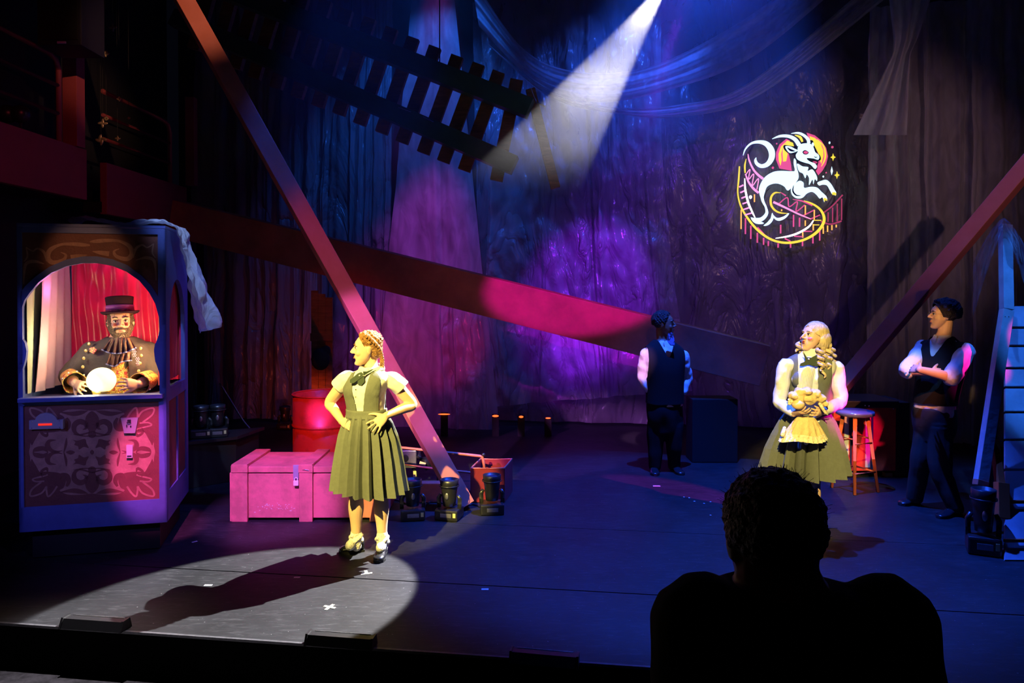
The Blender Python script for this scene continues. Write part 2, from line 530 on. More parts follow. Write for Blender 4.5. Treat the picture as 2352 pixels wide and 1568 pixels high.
struct('floor_auditorium', slab([(-9, -2.2), (9, -2.2), stg(R_, 0)[:2], stg(L_ - 2.5, 0)[:2]], FLOORZ - 0.05, FLOORZ), M['housefloor'])
# walls, ceiling
WALLH = 6.5
struct('wall_back', slab([stg(L_, BACK), stg(R_ , BACK), stg(R_, BACK + 0.15), stg(L_, BACK + 0.15)], 0, WALLH), M['wall'])
struct('wall_left', slab([(-5.35, -2.2), (-5.2, -2.2), (-5.2, 11.2), (-5.35, 11.2)], FLOORZ, WALLH), M['black'])
struct('wall_right', slab([(6.6, -2.2), (6.75, -2.2), (6.75, 11), (6.6, 11)], FLOORZ, WALLH), M['black'])
struct('wall_front', slab([(-5.35, -2.35), (6.75, -2.35), (6.75, -2.2), (-5.35, -2.2)], FLOORZ, WALLH), M['black'])
struct('ceiling', slab([(-5.35, -2.35), (6.75, -2.35), (6.75, 11.4), (-5.35, 11.4)], WALLH, WALLH + 0.1), M['black'])

# floor marks: little tape pieces
M['tape'] = mat('pale_tape', (0.62, 0.58, 0.42), 0.7)
M['tapeb'] = mat('white_tape', (0.55, 0.55, 0.6), 0.7)
def tape(px, py, kind, label, sz=0.05, rot=0.2, m='tape'):
    p = gnd(px, py)
    bm = BM()
    mm = Matrix.Translation(p) @ Matrix.Rotation(rot, 4, 'Z')
    def seg(x, y, w, h, r, k=0):
        box(bm, (0, 0, 0.0012 + 0.0006 * k), (w, h, 0.0012), mm @ Matrix.Translation((x, y, 0)) @ Matrix.Rotation(r, 4, 'Z'))
    if kind == 'x':
        seg(0, 0, sz * 1.6, sz * 0.4, 0.8); seg(0, 0, sz * 1.6, sz * 0.4, -0.8, 1)
    elif kind == 't':
        seg(0, 0, sz * 1.5, sz * 0.4, 0); seg(0.0, sz * 0.6, sz * 0.4, sz, 0, 1)
    else:
        seg(0, 0, sz, sz * 0.45, 0)
    o = obj('tape_mark', bm, M[m], org=p)
    tag(o, label, 'tape mark')
tape(757, 1394, 'x', 'small cream tape cross on the floor inside the white light pool', 0.05, 0.4)
tape(842, 1317, 't', 'small cream tape T on the floor below the standing girl\'s shoes', 0.05, 0.3)
tape(1508, 1116, 's', 'short white tape dash on the blue-lit floor behind the audience head', 0.07, 0, 'tapeb')
tape(1114, 1353, 's', 'short white tape dash on the dark floor right of the white light pool', 0.045, 0, 'tapeb')
tape(682, 1326, 's', 'short white tape dash on the floor seam in the girl\'s shadow', 0.04, 0, 'tapeb')
tape(478, 1344, 's', 'short white tape dash where the shadow\'s elbow falls', 0.05, 0, 'tapeb')
tape(447, 1244, 's', 'short white tape dash on the floor in front of the red crate\'s left side', 0.04, 0.8, 'tapeb')
for i, (px, py) in enumerate(((1571, 1142), (1583, 1144), (1595, 1152), (1617, 1157), (1632, 1153), (1632, 1184))):
    p = gnd(px, py)
    bm = BM(); ball(bm, (0, 0, 0.004), (0.009, 0.009, 0.004), Matrix.Translation(p), 8)
    tag(obj('floor_fleck', bm, M['tapeb'], org=p, smooth=True), 'tiny pale fleck on the blue floor, ' + ORD[i] + ' of six', 'fleck', 'flecks on the blue floor')

# ------------------------------------------------------------------ low black floor light bars along the stage edge
def light_bar(px0, py0, px1, py1, label):
    a, b = gnd(px0, py0), gnd(px1, py1)
    d = (b - a).normalized(); nrm = Vector((-d.y, d.x, 0))
    t = thing('floor_light_bar', label, 'stage light', (a + b) / 2 )
    bm = BM()
    h = 0.05
    prof = [(-0.045, 0.003), (0.045, 0.003), (0.03, h), (-0.02, h)]
    rings(bm, [[p + nrm * u + Vector((0, 0, z)) for u, z in prof] for p in (a + d * 0.012, b - d * 0.012)])
    obj('housing', bm, M['blackmetal'], t)
    for e, s in ((a, 1), (b, -1)):
        bm = BM()
        prof2 = [(-0.05, 0.001), (0.05, 0.001), (0.034, h + 0.006), (-0.024, h + 0.006)]
        rings(bm, [[p + nrm * u + Vector((0, 0, z)) for u, z in prof2] for p in (e, e + d * 0.012 * s)])
        obj('end_cap', bm, M['blackmetal'], t)
    bm = BM(); beam(bm, a + d * .03 + nrm * .03 + Vector((0, 0, h)), b - d * .03 + nrm * .03 + Vector((0, 0, h)), .006, .006)
    obj('lens_strip', bm, M['steel'], t)
light_bar(148, 1436, 290, 1446, 'low black light bar on the stage edge, in front of the booth')
light_bar(706, 1474, 860, 1486, 'low black light bar on the stage edge at the right of the light pool')
light_bar(1172, 1514, 1330, 1528, 'low black light bar on the stage edge, right-hand one in deep shade')

# ------------------------------------------------------------------ leaning and fallen coaster beams
def timber(name, a, b, w, h, m, label, up=(0, -1, 0), taper=None, cat='beam'):
    o = BM()
    beam(o, a, b, w, h, up, 0.005)
    ob = obj(name, o, m, None, org=tuple(a))
    return tag(ob, label, cat)
M['beamred'] = mat('red_orange_painted_beam', (0.62, 0.2, 0.16), 0.5, var=0.25, vscale=2.5, col2=(0.52, 0.15, 0.1), bump=0.1, bscale=10)
a = at(1058, 1143, 6.4); b_ = at(362, -110, 6.7)
# end of the beam stands on the floor
d = (b_ - a).normalized()
a = a - d * (a.z - 0.03) / d.z
x, y, _ = basis(d, (0.32, -1, 0.0))
timber('leaning_beam', a, b_, 0.15, 0.15, M['beamred'], 'long red beam leaning up to the left behind the girl with hands on hips', up=(0.42, -1, 0.1))
# the wide fallen track beam across the back
p0 = at(400, 500, 9.3); p1 = at(1755, 838, 8.0)
bm = BM(); beam(bm, p0, p1, 0.16, 0.45, (0.1, -0.12, 1), 0.006)
tb = thing('fallen_track_beam', 'wide dark red beam slanting down behind the man in the white sleeves', 'beam', (p1.x, p1.y, 0))
obj('plank', bm, M['redwood'], tb)
bm = BM(); box(bm, (p1.x - 0.5, p1.y + 0.25, 0.35), (0.5, 0.3, 0.7), bev=0.01)
obj('support_block', bm, M['black'], tb)
bm = BM(); beam(bm, p0 + Vector((0.3, 0.1, 0)), Vector((p0.x + 0.3, p0.y + 0.1, 0)), 0.1, 0.1)
obj('post', bm, M['black'], tb)
# right leaning beam, foot at the left behind the blonde girl
a = gnd(1772, 1083); b_ = at(2440, 285, 6.6)
d = (b_ - a).normalized(); a = a + Vector((0, 0, 0.035))
timber('leaning_beam', a, b_, 0.14, 0.14, M['beamred'], 'dark beam leaning up to the right behind the blonde girl', up=(-0.75, -1, 0.5))

# ------------------------------------------------------------------ broken coaster track hanging in the air
M['railgreen'] = mat('dark_green_rail_paint', (0.045, 0.11, 0.08), 0.45, var=0.3, vscale=5, bump=0.1)
M['tie'] = mat('brown_timber_tie', (0.22, 0.1, 0.05), 0.7, var=0.5, vscale=6, stretch=(1, 1, 6), bump=0.2)
TD0, TD1 = 8.4, 7.7      # distance of the left and right end
def td(px): return TD0 + (TD1 - TD0) * (px - 430) / 800.0
def tp(px, py, off=0): D = td(px) + off; return at(px, py, D)
trk = thing('hanging_coaster_track', 'broken stretch of green coaster track with wooden ties hanging overhead', 'track', tp(850, 180))
bm = BM(); beam(bm, tp(400, -68), tp(1218, 250), 0.13, 0.2, (0, 0.1, 1), 0.004); obj('rail', bm, M['railgreen'], trk)
bm = BM(); beam(bm, tp(400, 42), tp(1182, 380), 0.13, 0.19, (0, 0.1, 1), 0.004); obj('rail', bm, M['railgreen'], trk)
ties = [((1187, 184), (1140, 415)), ((1146, 166), (1066, 392)), ((1100, 148), (1018, 372)), ((1051, 130), (972, 352)), ((1000, 109), (923, 328)), ((950, 88), (876, 306)),
        ((901, 66), (826, 286)), ((851, 43), (778, 263)), ((798, 23), (730, 245)), ((750, 2), (682, 224)), ((702, -20), (634, 203)),
        ((652, -41), (584, 180)), ((604, -63), (541, 158)), ((556, -85), (494, 136)), ((508, -106), (446, 114))]
for (x0, y0), (x1, y1) in ties:
    bm = BM(); beam(bm, tp(x0, y0, 0.13), tp(x1, y1, 0.13), 0.135, 0.09, (0, -1, 0), 0.004)
    obj('cross_tie', bm, M['tie'], trk)
bm = BM(); beam(bm, tp(1218, 205, 0.13), tp(1276, 432, 0.13), 0.1, 0.07, (0, -1, 0), 0.004); obj('end_tie', bm, M['tie'], trk)
for (x0, y0) in ((520, -20), (1010, 165)):
    bm = BM(); p = tp(x0, y0); tube(bm, [p, (p.x, p.y, WALLH)], 0.006, 6); obj('suspension_cable', bm, M['blackmetal'], trk)
for (x0, y0, x1, y1) in ((915, 246, 945, 257), (972, 268, 996, 280)):
    bm = BM(); beam(bm, tp(x0, y0, -0.07), tp(x1, y1, -0.07), 0.015, 0.012); obj('joint_plate', bm, M['chrome'], trk)
bm = BM(); tube(bm, [tp(1219, 202, -.03), tp(1232, 235, -.03), tp(1252, 245, -.03)], 0.009, 6); obj('bent_bracket', bm, M['steel'], trk)

# ------------------------------------------------------------------ backdrop plastic and cloth
M['poly'] = sheet_mat('clear_polythene', (0.5, 0.5, 0.55), 0.4, rough=0.22, bump=0.9, bscale=2.2, spec=0.9, vary=0.12, crease=True)
M['polyheavy'] = sheet_mat('crinkled_polythene', (0.5, 0.5, 0.55), 0.5, rough=0.2, bump=1.0, bscale=1.8, spec=1.0, vary=0.12, stretch=(1, 1, .28), crease=True)
M['sheer'] = sheet_mat('sheer_cloth', (0.65, 0.65, 0.7), 0.66, rough=0.5, bump=0.3, bscale=6, spec=0.3, vary=0.15, transl=0.5)
M['dustsheet'] = sheet_mat('crumpled_dust_sheet', (0.7, 0.74, 0.8), 0.82, rough=0.3, bump=0.7, bscale=5, spec=0.6, vary=0.15, transl=0.3, stretch=(1, 1, 1))
def wl(px, z, off):
    """point over pixel column px, off metres in front of the back wall, height z"""
    d = ray(px, 700); d.z = 0
    P0 = stg(0, BACK - off)
    t = (P0.dot(EN)) / d.dot(EN)
    p = d * t
    return Vector((p.x, p.y, z))
def wp(px, py, off):
    d = ray(px, py)
    C = Vector((0, 0, CAMZ)); P0 = stg(0, BACK - off)
    t = (P0 - C).dot(EN) / d.dot(EN)
    return C + d * t
def sheet(name, bm, m, label, cat, group=None):
    o = obj(name, bm, m, None, smooth=True)
    return tag(o, label, cat, group)
NV = tuple(-EN)
# the great sheet over the wall, centre and right
sheet('plastic_sheet', drape(wl(1080, 6.0, .2), wl(2100, 6.0, .2), wl(1080, 0.03, .2), wl(2100, 0.03, .2), 9, 0.04, 3, nu=150, nv=60, crump=0.04, outv=NV), M['poly'],
      'wide sheet of dark clear plastic covering the back wall under the goat emblem', 'plastic sheet')
# shiny crinkled sheet, centre
sheet('plastic_sheet', drape(wl(1095, 6.2, .45), wl(1520, 6.2, .45), wl(1085, 0.25, .5), wl(1600, 0.55, .5), 7, 0.06, 11, nu=140, nv=110, crump=0.06, gather=.12, outv=NV), M['polyheavy'],
      'shiny crinkled plastic sheet glowing purple behind the man in white sleeves', 'plastic sheet')
# hung strip, blue above and magenta below
sheet('hanging_cloth_strip', drape(wl(955, 6.4, .75), wl(1035, 6.4, .75), wp(868, 990, .75), wp(1135, 990, .75), 3, 0.03, 5, nu=50, nv=60, crump=0.02, outv=NV), M['sheer'],
      'tall pale cloth strip, narrow at the top, hanging down the middle of the backdrop', 'cloth')
# folded sheets at the left
for k, (x0, x1, y0, label) in enumerate(((455, 610, -20, 'leftmost folded plastic curtain, right of the balcony'),
                                    (600, 730, -20, 'folded plastic curtain above the red drum'),
                                    (720, 840, -20, 'narrow folded plastic curtain between the drum and the leaning beam'),
                                    (830, 905, -20, 'slim plastic curtain just left of the tall pale cloth strip'))):
    sheet('plastic_curtain', drape(wl(x0, 6.3, .55 + .04 * k), wl(x1, 6.3, .55), wl(x0 - 22, 0.04, .6), wl(x1 - 8, 0.04, .6), 4, 0.07, 20 + k, nu=60, nv=50, crump=0.03, outv=NV), M['polyheavy'],
          label, 'curtain', None)
# lower crumpled sheet spilling between (magenta catch lights)
sheet('plastic_curtain', drape(wp(1010, 640, .9), wp(1110, 690, .9), wp(1020, 985, .95), wp(1125, 985, .95), 3, 0.06, 31, nu=50, nv=50, crump=0.06, outv=NV), M['polyheavy'],
      'crumpled plastic curtain catching magenta light under the slanting beam', 'curtain')
# swags over the top
def swag(pts_top, pts_bot, off, seed, m, label, nv=14):
    T = crom(pts_top, 14); B = crom(pts_bot, 14)
    bm = BM()
    n = min(len(T), len(B)) - 1
    def fn(u, v):
        i = u * n; k = min(int(i), n - 1); f = i - k
        tx = T[k][0] + (T[k + 1][0] - T[k][0]) * f; ty = T[k][1] + (T[k + 1][1] - T[k][1]) * f
        bx = B[k][0] + (B[k + 1][0] - B[k][0]) * f; by = B[k][1] + (B[k + 1][1] - B[k][1]) * f
        px, py = tx + (bx - tx) * v, ty + (by - ty) * v
        o = off + 0.09 * sin(PI * v) + 0.05 * sin(v * 17 + u * 3) + 0.04 * noise.noise(Vector((px * .008, py * .02, seed)))
        return wp(px, py, o)
    grid(bm, fn, 90, nv * 2)
    return sheet('plastic_swag', bm, m, label, 'swag')
swag([(1080, -60), (1200, 110), (1330, 165), (1500, 150), (1700, 50), (1850, -60)], [(1100, 60), (1230, 190), (1370, 235), (1540, 205), (1730, 130), (1960, -60)], 1.1, 1, M['sheer'],
     'upper swag of sheer plastic drooping across the top of the backdrop')
swag([(1120, 100), (1250, 200), (1400, 245), (1560, 240), (1720, 190), (1990, -30)], [(1150, 130), (1270, 228), (1420, 262), (1570, 268), (1750, 215), (2030, 0)], 1.0, 2, M['sheer'],
     'lower pinkish swag of sheer plastic above the goat emblem')
# right-hand drapes
for k, (x0, x1, b0, b1, label) in enumerate(((1990, 2130, 1990, 2150, 'sheer drape just right of the goat emblem'),
                                        (2110, 2250, 2130, 2260, 'sheer drape behind the man with folded arms'),
                                        (2230, 2420, 2240, 2430, 'sheer drape at the far right edge'))):
    sheet('sheer_drape', drape(wl(x0, 5.4, .9 + .1 * k), wl(x1, 5.4, .9 + .1 * k), wl(b0, 0.05, 1.0 + .1 * k), wl(b1, 0.05, 1.0 + .1 * k), 3.5, 0.07, 40 + k, nu=50, nv=50, crump=0.03, outv=NV), M['sheer'],
          label, 'drape')
# tied bunch
bm = BM()
def fb(u, v):
    cx = 2080 - 90 * (v - 0.35) * (1 if v > .35 else .4)
    w = 150 * abs(v - 0.45) + 40
    return wp(cx + (u - .5) * w, -30 + 340 * v, 1.45 + 0.06 * sin(u * 14 + v) + 0.03 * noise.noise(Vector((u * 6, v * 5, 1))))
grid(bm, fb, 30, 30)
sheet('gathered_cloth', bm, M['sheer'], 'gathered knot of sheer cloth hanging up right of the emblem', 'cloth')

# orange footlights glowing through the plastic
M['ember'] = mat('orange_lamp', (0.9, 0.25, 0.05), 0.4, emis=(1.0, 0.12, 0.02), estr=2.2)
for ki, (px, py, w, e) in enumerate(((1020, 951, 30, 0), (1138, 955, 16, 1), (1197, 957, 11, 1), (1259, 960, 13, 0), (1588, 968, 9, 0))):
    p = at(px, py, 9.55)
    t = thing('footlight', 'small orange footlight low at the back, ' + ORD[ki] + ' in the row', 'lamp', (p.x, p.y, 0), 0, 'orange footlights along the back')
    bm = BM(); box(bm, (p.x, p.y + .04, p.z / 2), (0.09, 0.06, p.z + 0.03), bev=.005); obj('housing', bm, M['black'], t)
    bm = BM(); ball(bm, (p.x, p.y, p.z), (w * .5 / 190, 0.02, 0.014 if e else .009)); obj('lamp', bm, M['ember'], t, True)

# ------------------------------------------------------------------ balconies on the left wall
M['fascia'] = mat('dark_red_fascia', (0.35, 0.06, 0.07), 0.6, var=0.15)
XB = -4.6
def balcony(y0, y1, zt, zb, label, rails=3, rh=0.85, endrad=0.12):
    t = thing('balcony', label, 'balcony', (-5.2, (y0 + y1) / 2, zb))
    bm = BM(); box(bm, (XB, (y0 + y1) / 2, (zt + zb) / 2), (0.08, y1 - y0, zt - zb), bev=.008); obj('front_panel', bm, M['fascia'], t)
    bm = BM(); box(bm, ((XB - 5.2) / 2, (y0 + y1) / 2, zb + .08), (5.2 + XB - .04, y1 - y0, 0.12)); obj('deck', bm, M['black'], t)
    ye = y1 - 0.42
    bm = BM()
    top = zt + rh
    tube(bm, [(XB, y0, top), (XB, ye - .15, top), (XB, ye - .05, top - .03), (XB, ye, top - .12), (XB, ye, zt - .01)], 0.028, 10)
    obj('handrail', bm, M['fascia'], t, True)
    for k in range(rails - 1):
        bm = BM(); z = zt + rh * (k + 1) / rails
        tube(bm, [(XB, y0, z), (XB, ye, z)], 0.022, 8); obj('rail', bm, M['fascia'], t, True)
    return t
balcony(5.2, 7.96, 3.4, 2.86, 'near dark red balcony with pipe railings above the booth')
balcony(8.35, 10.4, 3.33, 2.75, 'farther dark red balcony with railings, half lost in shade', rh=.8)
bm = BM(); box(bm, (-4.75, 7.7, 1.9), (0.16, 0.16, 1.96)); o = obj('lower', bm, None); bpy.data.objects.remove(o)
p = at(157, 300, 7.72)
bm = BM(); box(bm, (p.x, p.y + .1, 4.02), (0.15, 0.15, 1.24), bev=.004); tag(obj('post', bm, M['fascia'], org=(p.x, p.y + .1, 3.4)), 'square dark red post at the right end of the near balcony rail', 'post')
p = at(440, 360, 10.2)
bm = BM(); box(bm, (p.x, p.y, 3.93), (0.12, 0.12, 1.2), bev=.004); tag(obj('post', bm, M['fascia'], org=(p.x, p.y, 3.33)), 'faint red post at the end of the farther balcony', 'post')
# dark loudspeaker hanging above the near balcony
p = at(165, 60, 7.2)
t = thing('loudspeaker', 'dark hanging loudspeaker cabinet at the upper left', 'speaker', (p.x, p.y, 4.15))
M['spk'] = mat('dark_speaker_cabinet', (0.02, 0.02, 0.035), 0.6)
bm = BM(); box(bm, (p.x, p.y, 4.75), (0.42, 0.4, 1.1), bev=.012); obj('cabinet', bm, M['spk'], t)
bm = BM(); box(bm, (p.x, p.y - .205, 4.75), (0.36, 0.012, 1.0), bev=.004); obj('grille', bm, M['black'], t)
bm = BM(); beam(bm, (p.x, p.y, 5.3), (p.x, p.y, WALLH), .05, .05); obj('hanger', bm, M['black'], t)
bm = BM(); box(bm, (p.x + .03, p.y - .215, 4.22), (0.08, 0.012, 0.02)); obj('badge', bm, mat('violet_badge', (.5, .4, .8), .3), t)
# round lamps standing on the near balcony behind the rail
for px, lab in ((18, 'left one of two dark round lamps behind the near balcony rail'), (48, 'right one of two dark round lamps behind the near balcony rail')):
    p = at(px, 262, 7.0)
    t = thing('balcony_lamp', lab, 'lamp', (p.x, p.y, 3.0))
    bm = BM(); lathe(bm, [(0.06, 3.0 - p.z), (.06, 3.02 - p.z), (.015, 3.03 - p.z), (.015, -.08)], p, 12); obj('stand', bm, M['black'], t)
    bm = BM(); ball(bm, p, .085); obj('body', bm, M['blackmetal'], t, True)
# hanging ornaments (leafy brass clutter) between the balconies
M['dullbrass'] = mat('dull_gold_leaf', (0.5, 0.38, 0.22), 0.35, 0.5)
for k, (px, py, D, s) in enumerate(((259, 63, 8, .04), (243, 123, 8, .04), (274, 227, 8.2, .03), (236, 283, 8.2, .05), (244, 272, 8.2, .03), (232, 321, 8.2, .06), (270, 318, 8.3, .03), (296, 271, 8.3, .02))):
    p = at(px, py, D)
    t = thing('hanging_leaf_ornament', 'dull gold leaf ornament between the balconies, ' + ('topmost', 'second from the top', 'right one below the farther balcony top', 'large one at the left', 'small one above the large left one', 'lowest and largest', 'lowest at the right', 'tiny one farthest right')[k], 'ornament', p, 0, 'leaf ornaments hung between the balconies')
    bm = BM()
    for j in range(4):
        a = j * 1.6 + k
        ball(bm, (0, 0, 0), (s * .7, s * .16, s * .3), Matrix.Translation(p + Vector((cos(a) * s * .5, 0, sin(a) * s * .4))) @ Matrix.Rotation(a, 4, 'Y'), 8)
    obj('leaves', bm, M['dullbrass'], t, True)
    bm = BM(); tube(bm, [p, (p.x, p.y, WALLH)], .002, 4); obj('wire', bm, M['black'], t)

# ------------------------------------------------------------------ fortune teller booth
BW, BD = 0.95, 0.86
BA = R(14)
BL0 = Vector((-3.43, 5.13, 0))
booth = thing('fortune_teller_booth', 'tall blue fortune teller booth with brown scrollwork panels and an arched window', 'booth', BL0, BA)
MB_ = WM[booth]
MBi = MB_.inverted()
def bf(px, py, yl=0.0):
    """photo pixel on the booth's front plane -> local (x, z)"""
    C = MBi @ Vector((0, 0, CAMZ)); d = MBi.to_3x3() @ ray(px, py)
    t = (yl - C.y) / d.y
    p = C + d * t
    return (p.x, p.z)
def crop1(cx, cy): return bf(cx / 3.409, 480 + cy / 3.409)
def crop2(cx, cy): return bf(cx / 4.126, 880 + cy / 4.126)
BB, BT = 0.21, 2.34         # bottom and top of the body
def fm(y0):
    return lambda u, v, t: MB_ @ Vector((u, y0 - t, v))
M['panel'] = mat('brown_red_panel', (0.2, 0.065, 0.05), 0.55, var=0.2, vscale=8, bump=0.15, bscale=60)
M['stencil'] = mat('stencilled_scrollwork', (0.5, 0.25, 0.18), 0.55, var=0.35, vscale=9, bump=0.1, bscale=60)
sill_z = bf(200, 909)[1]
op = [(150, 1462), (150, 1290), (178, 1250), (200, 1170), (207, 1110), (195, 1050), (165, 1000), (150, 955), (153, 870), (165, 790), (190, 715), (232, 655), (300, 575), (400, 500), (520, 447), (640, 424), (760, 424),
      (880, 445), (990, 490), (1090, 560), (1165, 650), (1215, 740), (1245, 850), (1249, 950), (1235, 1010), (1213, 1060), (1205, 1110), (1215, 1190), (1240, 1260), (1249, 1290), (1249, 1462)]
opening = [crop1(*p) for p in op]
opening[0] = (opening[0][0], sill_z); opening[-1] = (opening[-1][0], sill_z)
xl, xr = opening[0][0], opening[-1][0]
# front frame with window and lower panel opening
lp = [crop2(190, 200), crop2(1510, 188), crop2(1505, 1110), crop2(195, 1165)]
x0 = (lp[0][0] + lp[3][0]) / 2; x1 = (lp[1][0] + lp[2][0]) / 2
zt = (lp[0][1] + lp[1][1]) / 2; zb = (lp[2][1] + lp[3][1]) / 2
lower = [(x0, zb), (x0, zt), (x1, zt), (x1, zb)]
arc_out = [(150, 665), (200, 600), (280, 525), (390, 450), (520, 395), (650, 370), (760, 370), (880, 392), (1000, 440), (1100, 515), (1180, 595), (1245, 685)]
tp_ = [crop1(*p) for p in arc_out] 
topz = crop1(700, 190)[1]
upper = [(x0, topz)] + [(min(max(u, x0), x1), v) for u, v in tp_] + [(x1, topz)]
bm = BM()
plate(bm, [[(0, BB), (0, BT), (BW, BT), (BW, BB)], opening, lower, upper], fm(0.0), 0.0, -0.035)
obj('front_frame', bm, M['bluepaint'], booth)
# panels set back a little
bm = BM(); plate(bm, [[(x0 - .01, zb - .01), (x0 - .01, zt + .01), (x1 + .01, zt + .01), (x1 + .01, zb - .01)]], fm(0.012), 0, -0.015)
lowp = obj('lower_panel', bm, M['panel'], booth)
bm = BM(); plate(bm, [upper], fm(0.012), 0, -0.015)
upp = obj('upper_panel', bm, M['panel'], booth)

# scrollwork on the lower panel: strokes in crop2 pixels, mirrored
mpl = fm(0.012)
def S(bm, pts, w, mirror=True, vm=False, t1=0.0022):
    cx, cy = 868.0, 655.0
    sets = [pts]
    if mirror: sets.append([(2 * cx - x, y) for x, y in pts])
    if vm:
        sets += [[(x, 2 * cy - y) for x, y in q] for q in list(sets)]
    for q in sets:
        l = [crop2(*p) for p in q]
        ws = [ww / 4.126 / 325.0 for ww in (w if isinstance(w, list) else [w] * len(q))]
        stroke(bm, l, ws, mpl, -0.0005, t1, 7)
def poly2(bm, pts, mirror=True, vm=False, cx=868.0, cy=655.0, t1=0.0018):
    sets = [pts]
    if mirror: sets.append([(2 * cx - x, y) for x, y in pts])
    if vm: sets += [[(x, 2 * cy - y) for x, y in q] for q in list(sets)]
    for q in sets:
        l = crom([crop2(*p) for p in q], 5, True)
        plate(bm, [l], mpl, -0.0005, t1)
bm = BM()
# broad body of the stencil: the pale ground inside the lobed outline
groundl = [(868, 262), (760, 250), (640, 252), (560, 290), (600, 320), (620, 400), (560, 455), (440, 470), (330, 470), (290, 520), (280, 600), (270, 655)]
g = groundl + [(x, 1310 - y) for x, y in reversed(groundl[:-1])]
full = g + [(1736 - x, y) for x, y in reversed(g[1:-1])]
plate(bm, [crom([crop2(*p) for p in full], 4, True)], mpl, -0.0005, 0.0012)
# corner leaves
for pts, w in (([(1200, 330), (1240, 270), (1285, 235), (1300, 290), (1300, 330)], 16), ([(1300, 330), (1350, 265), (1450, 238), (1440, 300), (1350, 370)], 16),
               ([(1320, 380), (1400, 375), (1430, 400), (1340, 425), (1290, 440)], 14)):
    S(bm, pts, w, True, True)
scw = obj('painted_scrollwork', bm, M['stencil'], lowp)
# dark shapes on the ground
bm = BM()
dk = dict(t1=0.0026)
def D_(pts, mirror=True, vm=True): poly2(bm, pts, mirror, vm, t1=0.0026)
D_([(868, 265), (915, 300), (935, 350), (930, 410), (900, 450), (905, 500), (868, 520), (831, 500), (836, 450), (808, 410), (803, 350), (821, 300)], False, True)   # fleur centre
def DS(pts, w, mirror=True, vm=True): S(bm, pts, w, mirror, vm, t1=0.0026)
DS([(868, 500), (960, 500), (1030, 465), (1035, 400), (985, 365), (930, 385), (925, 425), (955, 440)], [8, 12, 30, 48, 52, 44, 24, 6])
DS([(1110, 330), (1090, 380), (1110, 430), (1160, 440), (1180, 400), (1150, 385)], [20, 40, 44, 30, 22, 4])
DS([(600, 655), (620, 580), (625, 520)], [6, 22, 6])
DS([(1285, 655), (1330, 620), (1400, 630), (1430, 655)], [6, 40, 40, 4])
DS([(1210, 540), (1275, 550), (1290, 600), (1250, 640), (1200, 650), (1150, 640)], [4, 30, 46, 30, 18, 4])
DS([(1300, 440), (1380, 450), (1430, 520), (1440, 590)], [4, 40, 50, 4])
DS([(1340, 420), (1350, 470), (1300, 500), (1290, 460)], [6, 20, 26, 6])
DS([(560, 275), (680, 290), (760, 280), (830, 262)], [4, 40, 40, 3])
D_([(690, 540), (730, 545), (800, 530), (815, 570), (835, 615), (790, 605), (745, 630), (735, 600), (700, 585), (710, 560)])
D_([(1030, 655), (1070, 638), (1115, 655), (1070, 678)], True, False)
D_([(868, 632), (888, 655), (868, 680), (848, 655)], False, False)
DS([(690, 825), (760, 820), (868, 850)], [4, 16, 10], True, True)
obj('dark_scrollwork', bm, M['panel'], lowp)
# scrollwork on upper panel, crop1 pixels
bm = BM()
mpu = fm(0.012)
def S1(pts, w):
    for q in (pts, [(1400 - x, y + 28) for x, y in pts]):
        l = [crop1(*p) for p in q]
        l = [(min(max(u, x0 + .01), x1 - .01), v) for u, v in l]
        stroke(bm, l, [ww / 3.409 / 325 for ww in w], mpu, -0.0005, 0.002, 7)
S1([(700, 255), (760, 250), (840, 245), (930, 250), (1010, 290), (1030, 350), (990, 390), (910, 370), (890, 330), (930, 310)], [10, 30, 26, 20, 32, 36, 34, 26, 16, 4])
S1([(1040, 380), (1060, 310), (1110, 280), (1150, 300), (1200, 270)], [8, 18, 14, 10, 6])
S1([(1060, 400), (1140, 380), (1200, 400), (1215, 470), (1220, 560)], [6, 24, 22, 14, 5])
S1([(1200, 270), (1190, 340), (1215, 380)], [6, 12, 6])
S1([(720, 330), (780, 340), (850, 350)], [4, 30, 40])
obj('painted_scrollwork', bm, M['stencil'], upp)

# sill
bm = BM(); box(bm, (BW / 2, -0.008, sill_z - 0.012), (BW - 0.03, 0.1, 0.03), MB_, 0.004)
obj('window_sill', bm, M['bluepaint'], booth)
# plinth recessed, casters hidden
bm = BM(); box(bm, (BW / 2, BD / 2, BB / 2 + .004), (BW - 0.12, BD - 0.12, BB - 0.008), MB_)
obj('recessed_plinth', bm, M['black'], booth)
# sides with arched openings
def side_plate(x, name):
    mp = (lambda u, v, t: MB_ @ Vector((x + t, u, v)))
    arch = [(0.13, sill_z + .02), (0.13, 1.62)] + [(0.43 - 0.3 * cos(a), 1.62 + 0.36 * sin(a)) for a in [PI * k / 14 for k in range(1, 14)]] + [(0.73, 1.62), (0.73, sill_z + .02)]
    lw = [(0.09, 0.42), (0.09, sill_z - .07), (0.41, sill_z - .07), (0.41, 0.42)]
    lw2 = [(0.45, 0.42), (0.45, sill_z - .07), (0.77, sill_z - .07), (0.77, 0.42)]
    bm = BM(); plate(bm, [[(0, BB), (0, BT), (BD, BT), (BD, BB)], arch, lw, lw2], mp, 0, 0.03)
    fr = obj(name, bm, M['bluepaint'], booth)
    bm = BM()
    for l in (lw, lw2):
        plate(bm, [[(l[0][0] - .01, l[0][1] - .01), (l[1][0] - .01, l[1][1] + .01), (l[2][0] + .01, l[2][1] + .01), (l[3][0] + .01, l[3][1] - .01)]], mp, 0.01, 0.02)
    obj('side_panel', bm, M['panel'], booth)
side_plate(BW - 0.03, 'right_side_frame')
side_plate(0.0, 'left_side_frame')
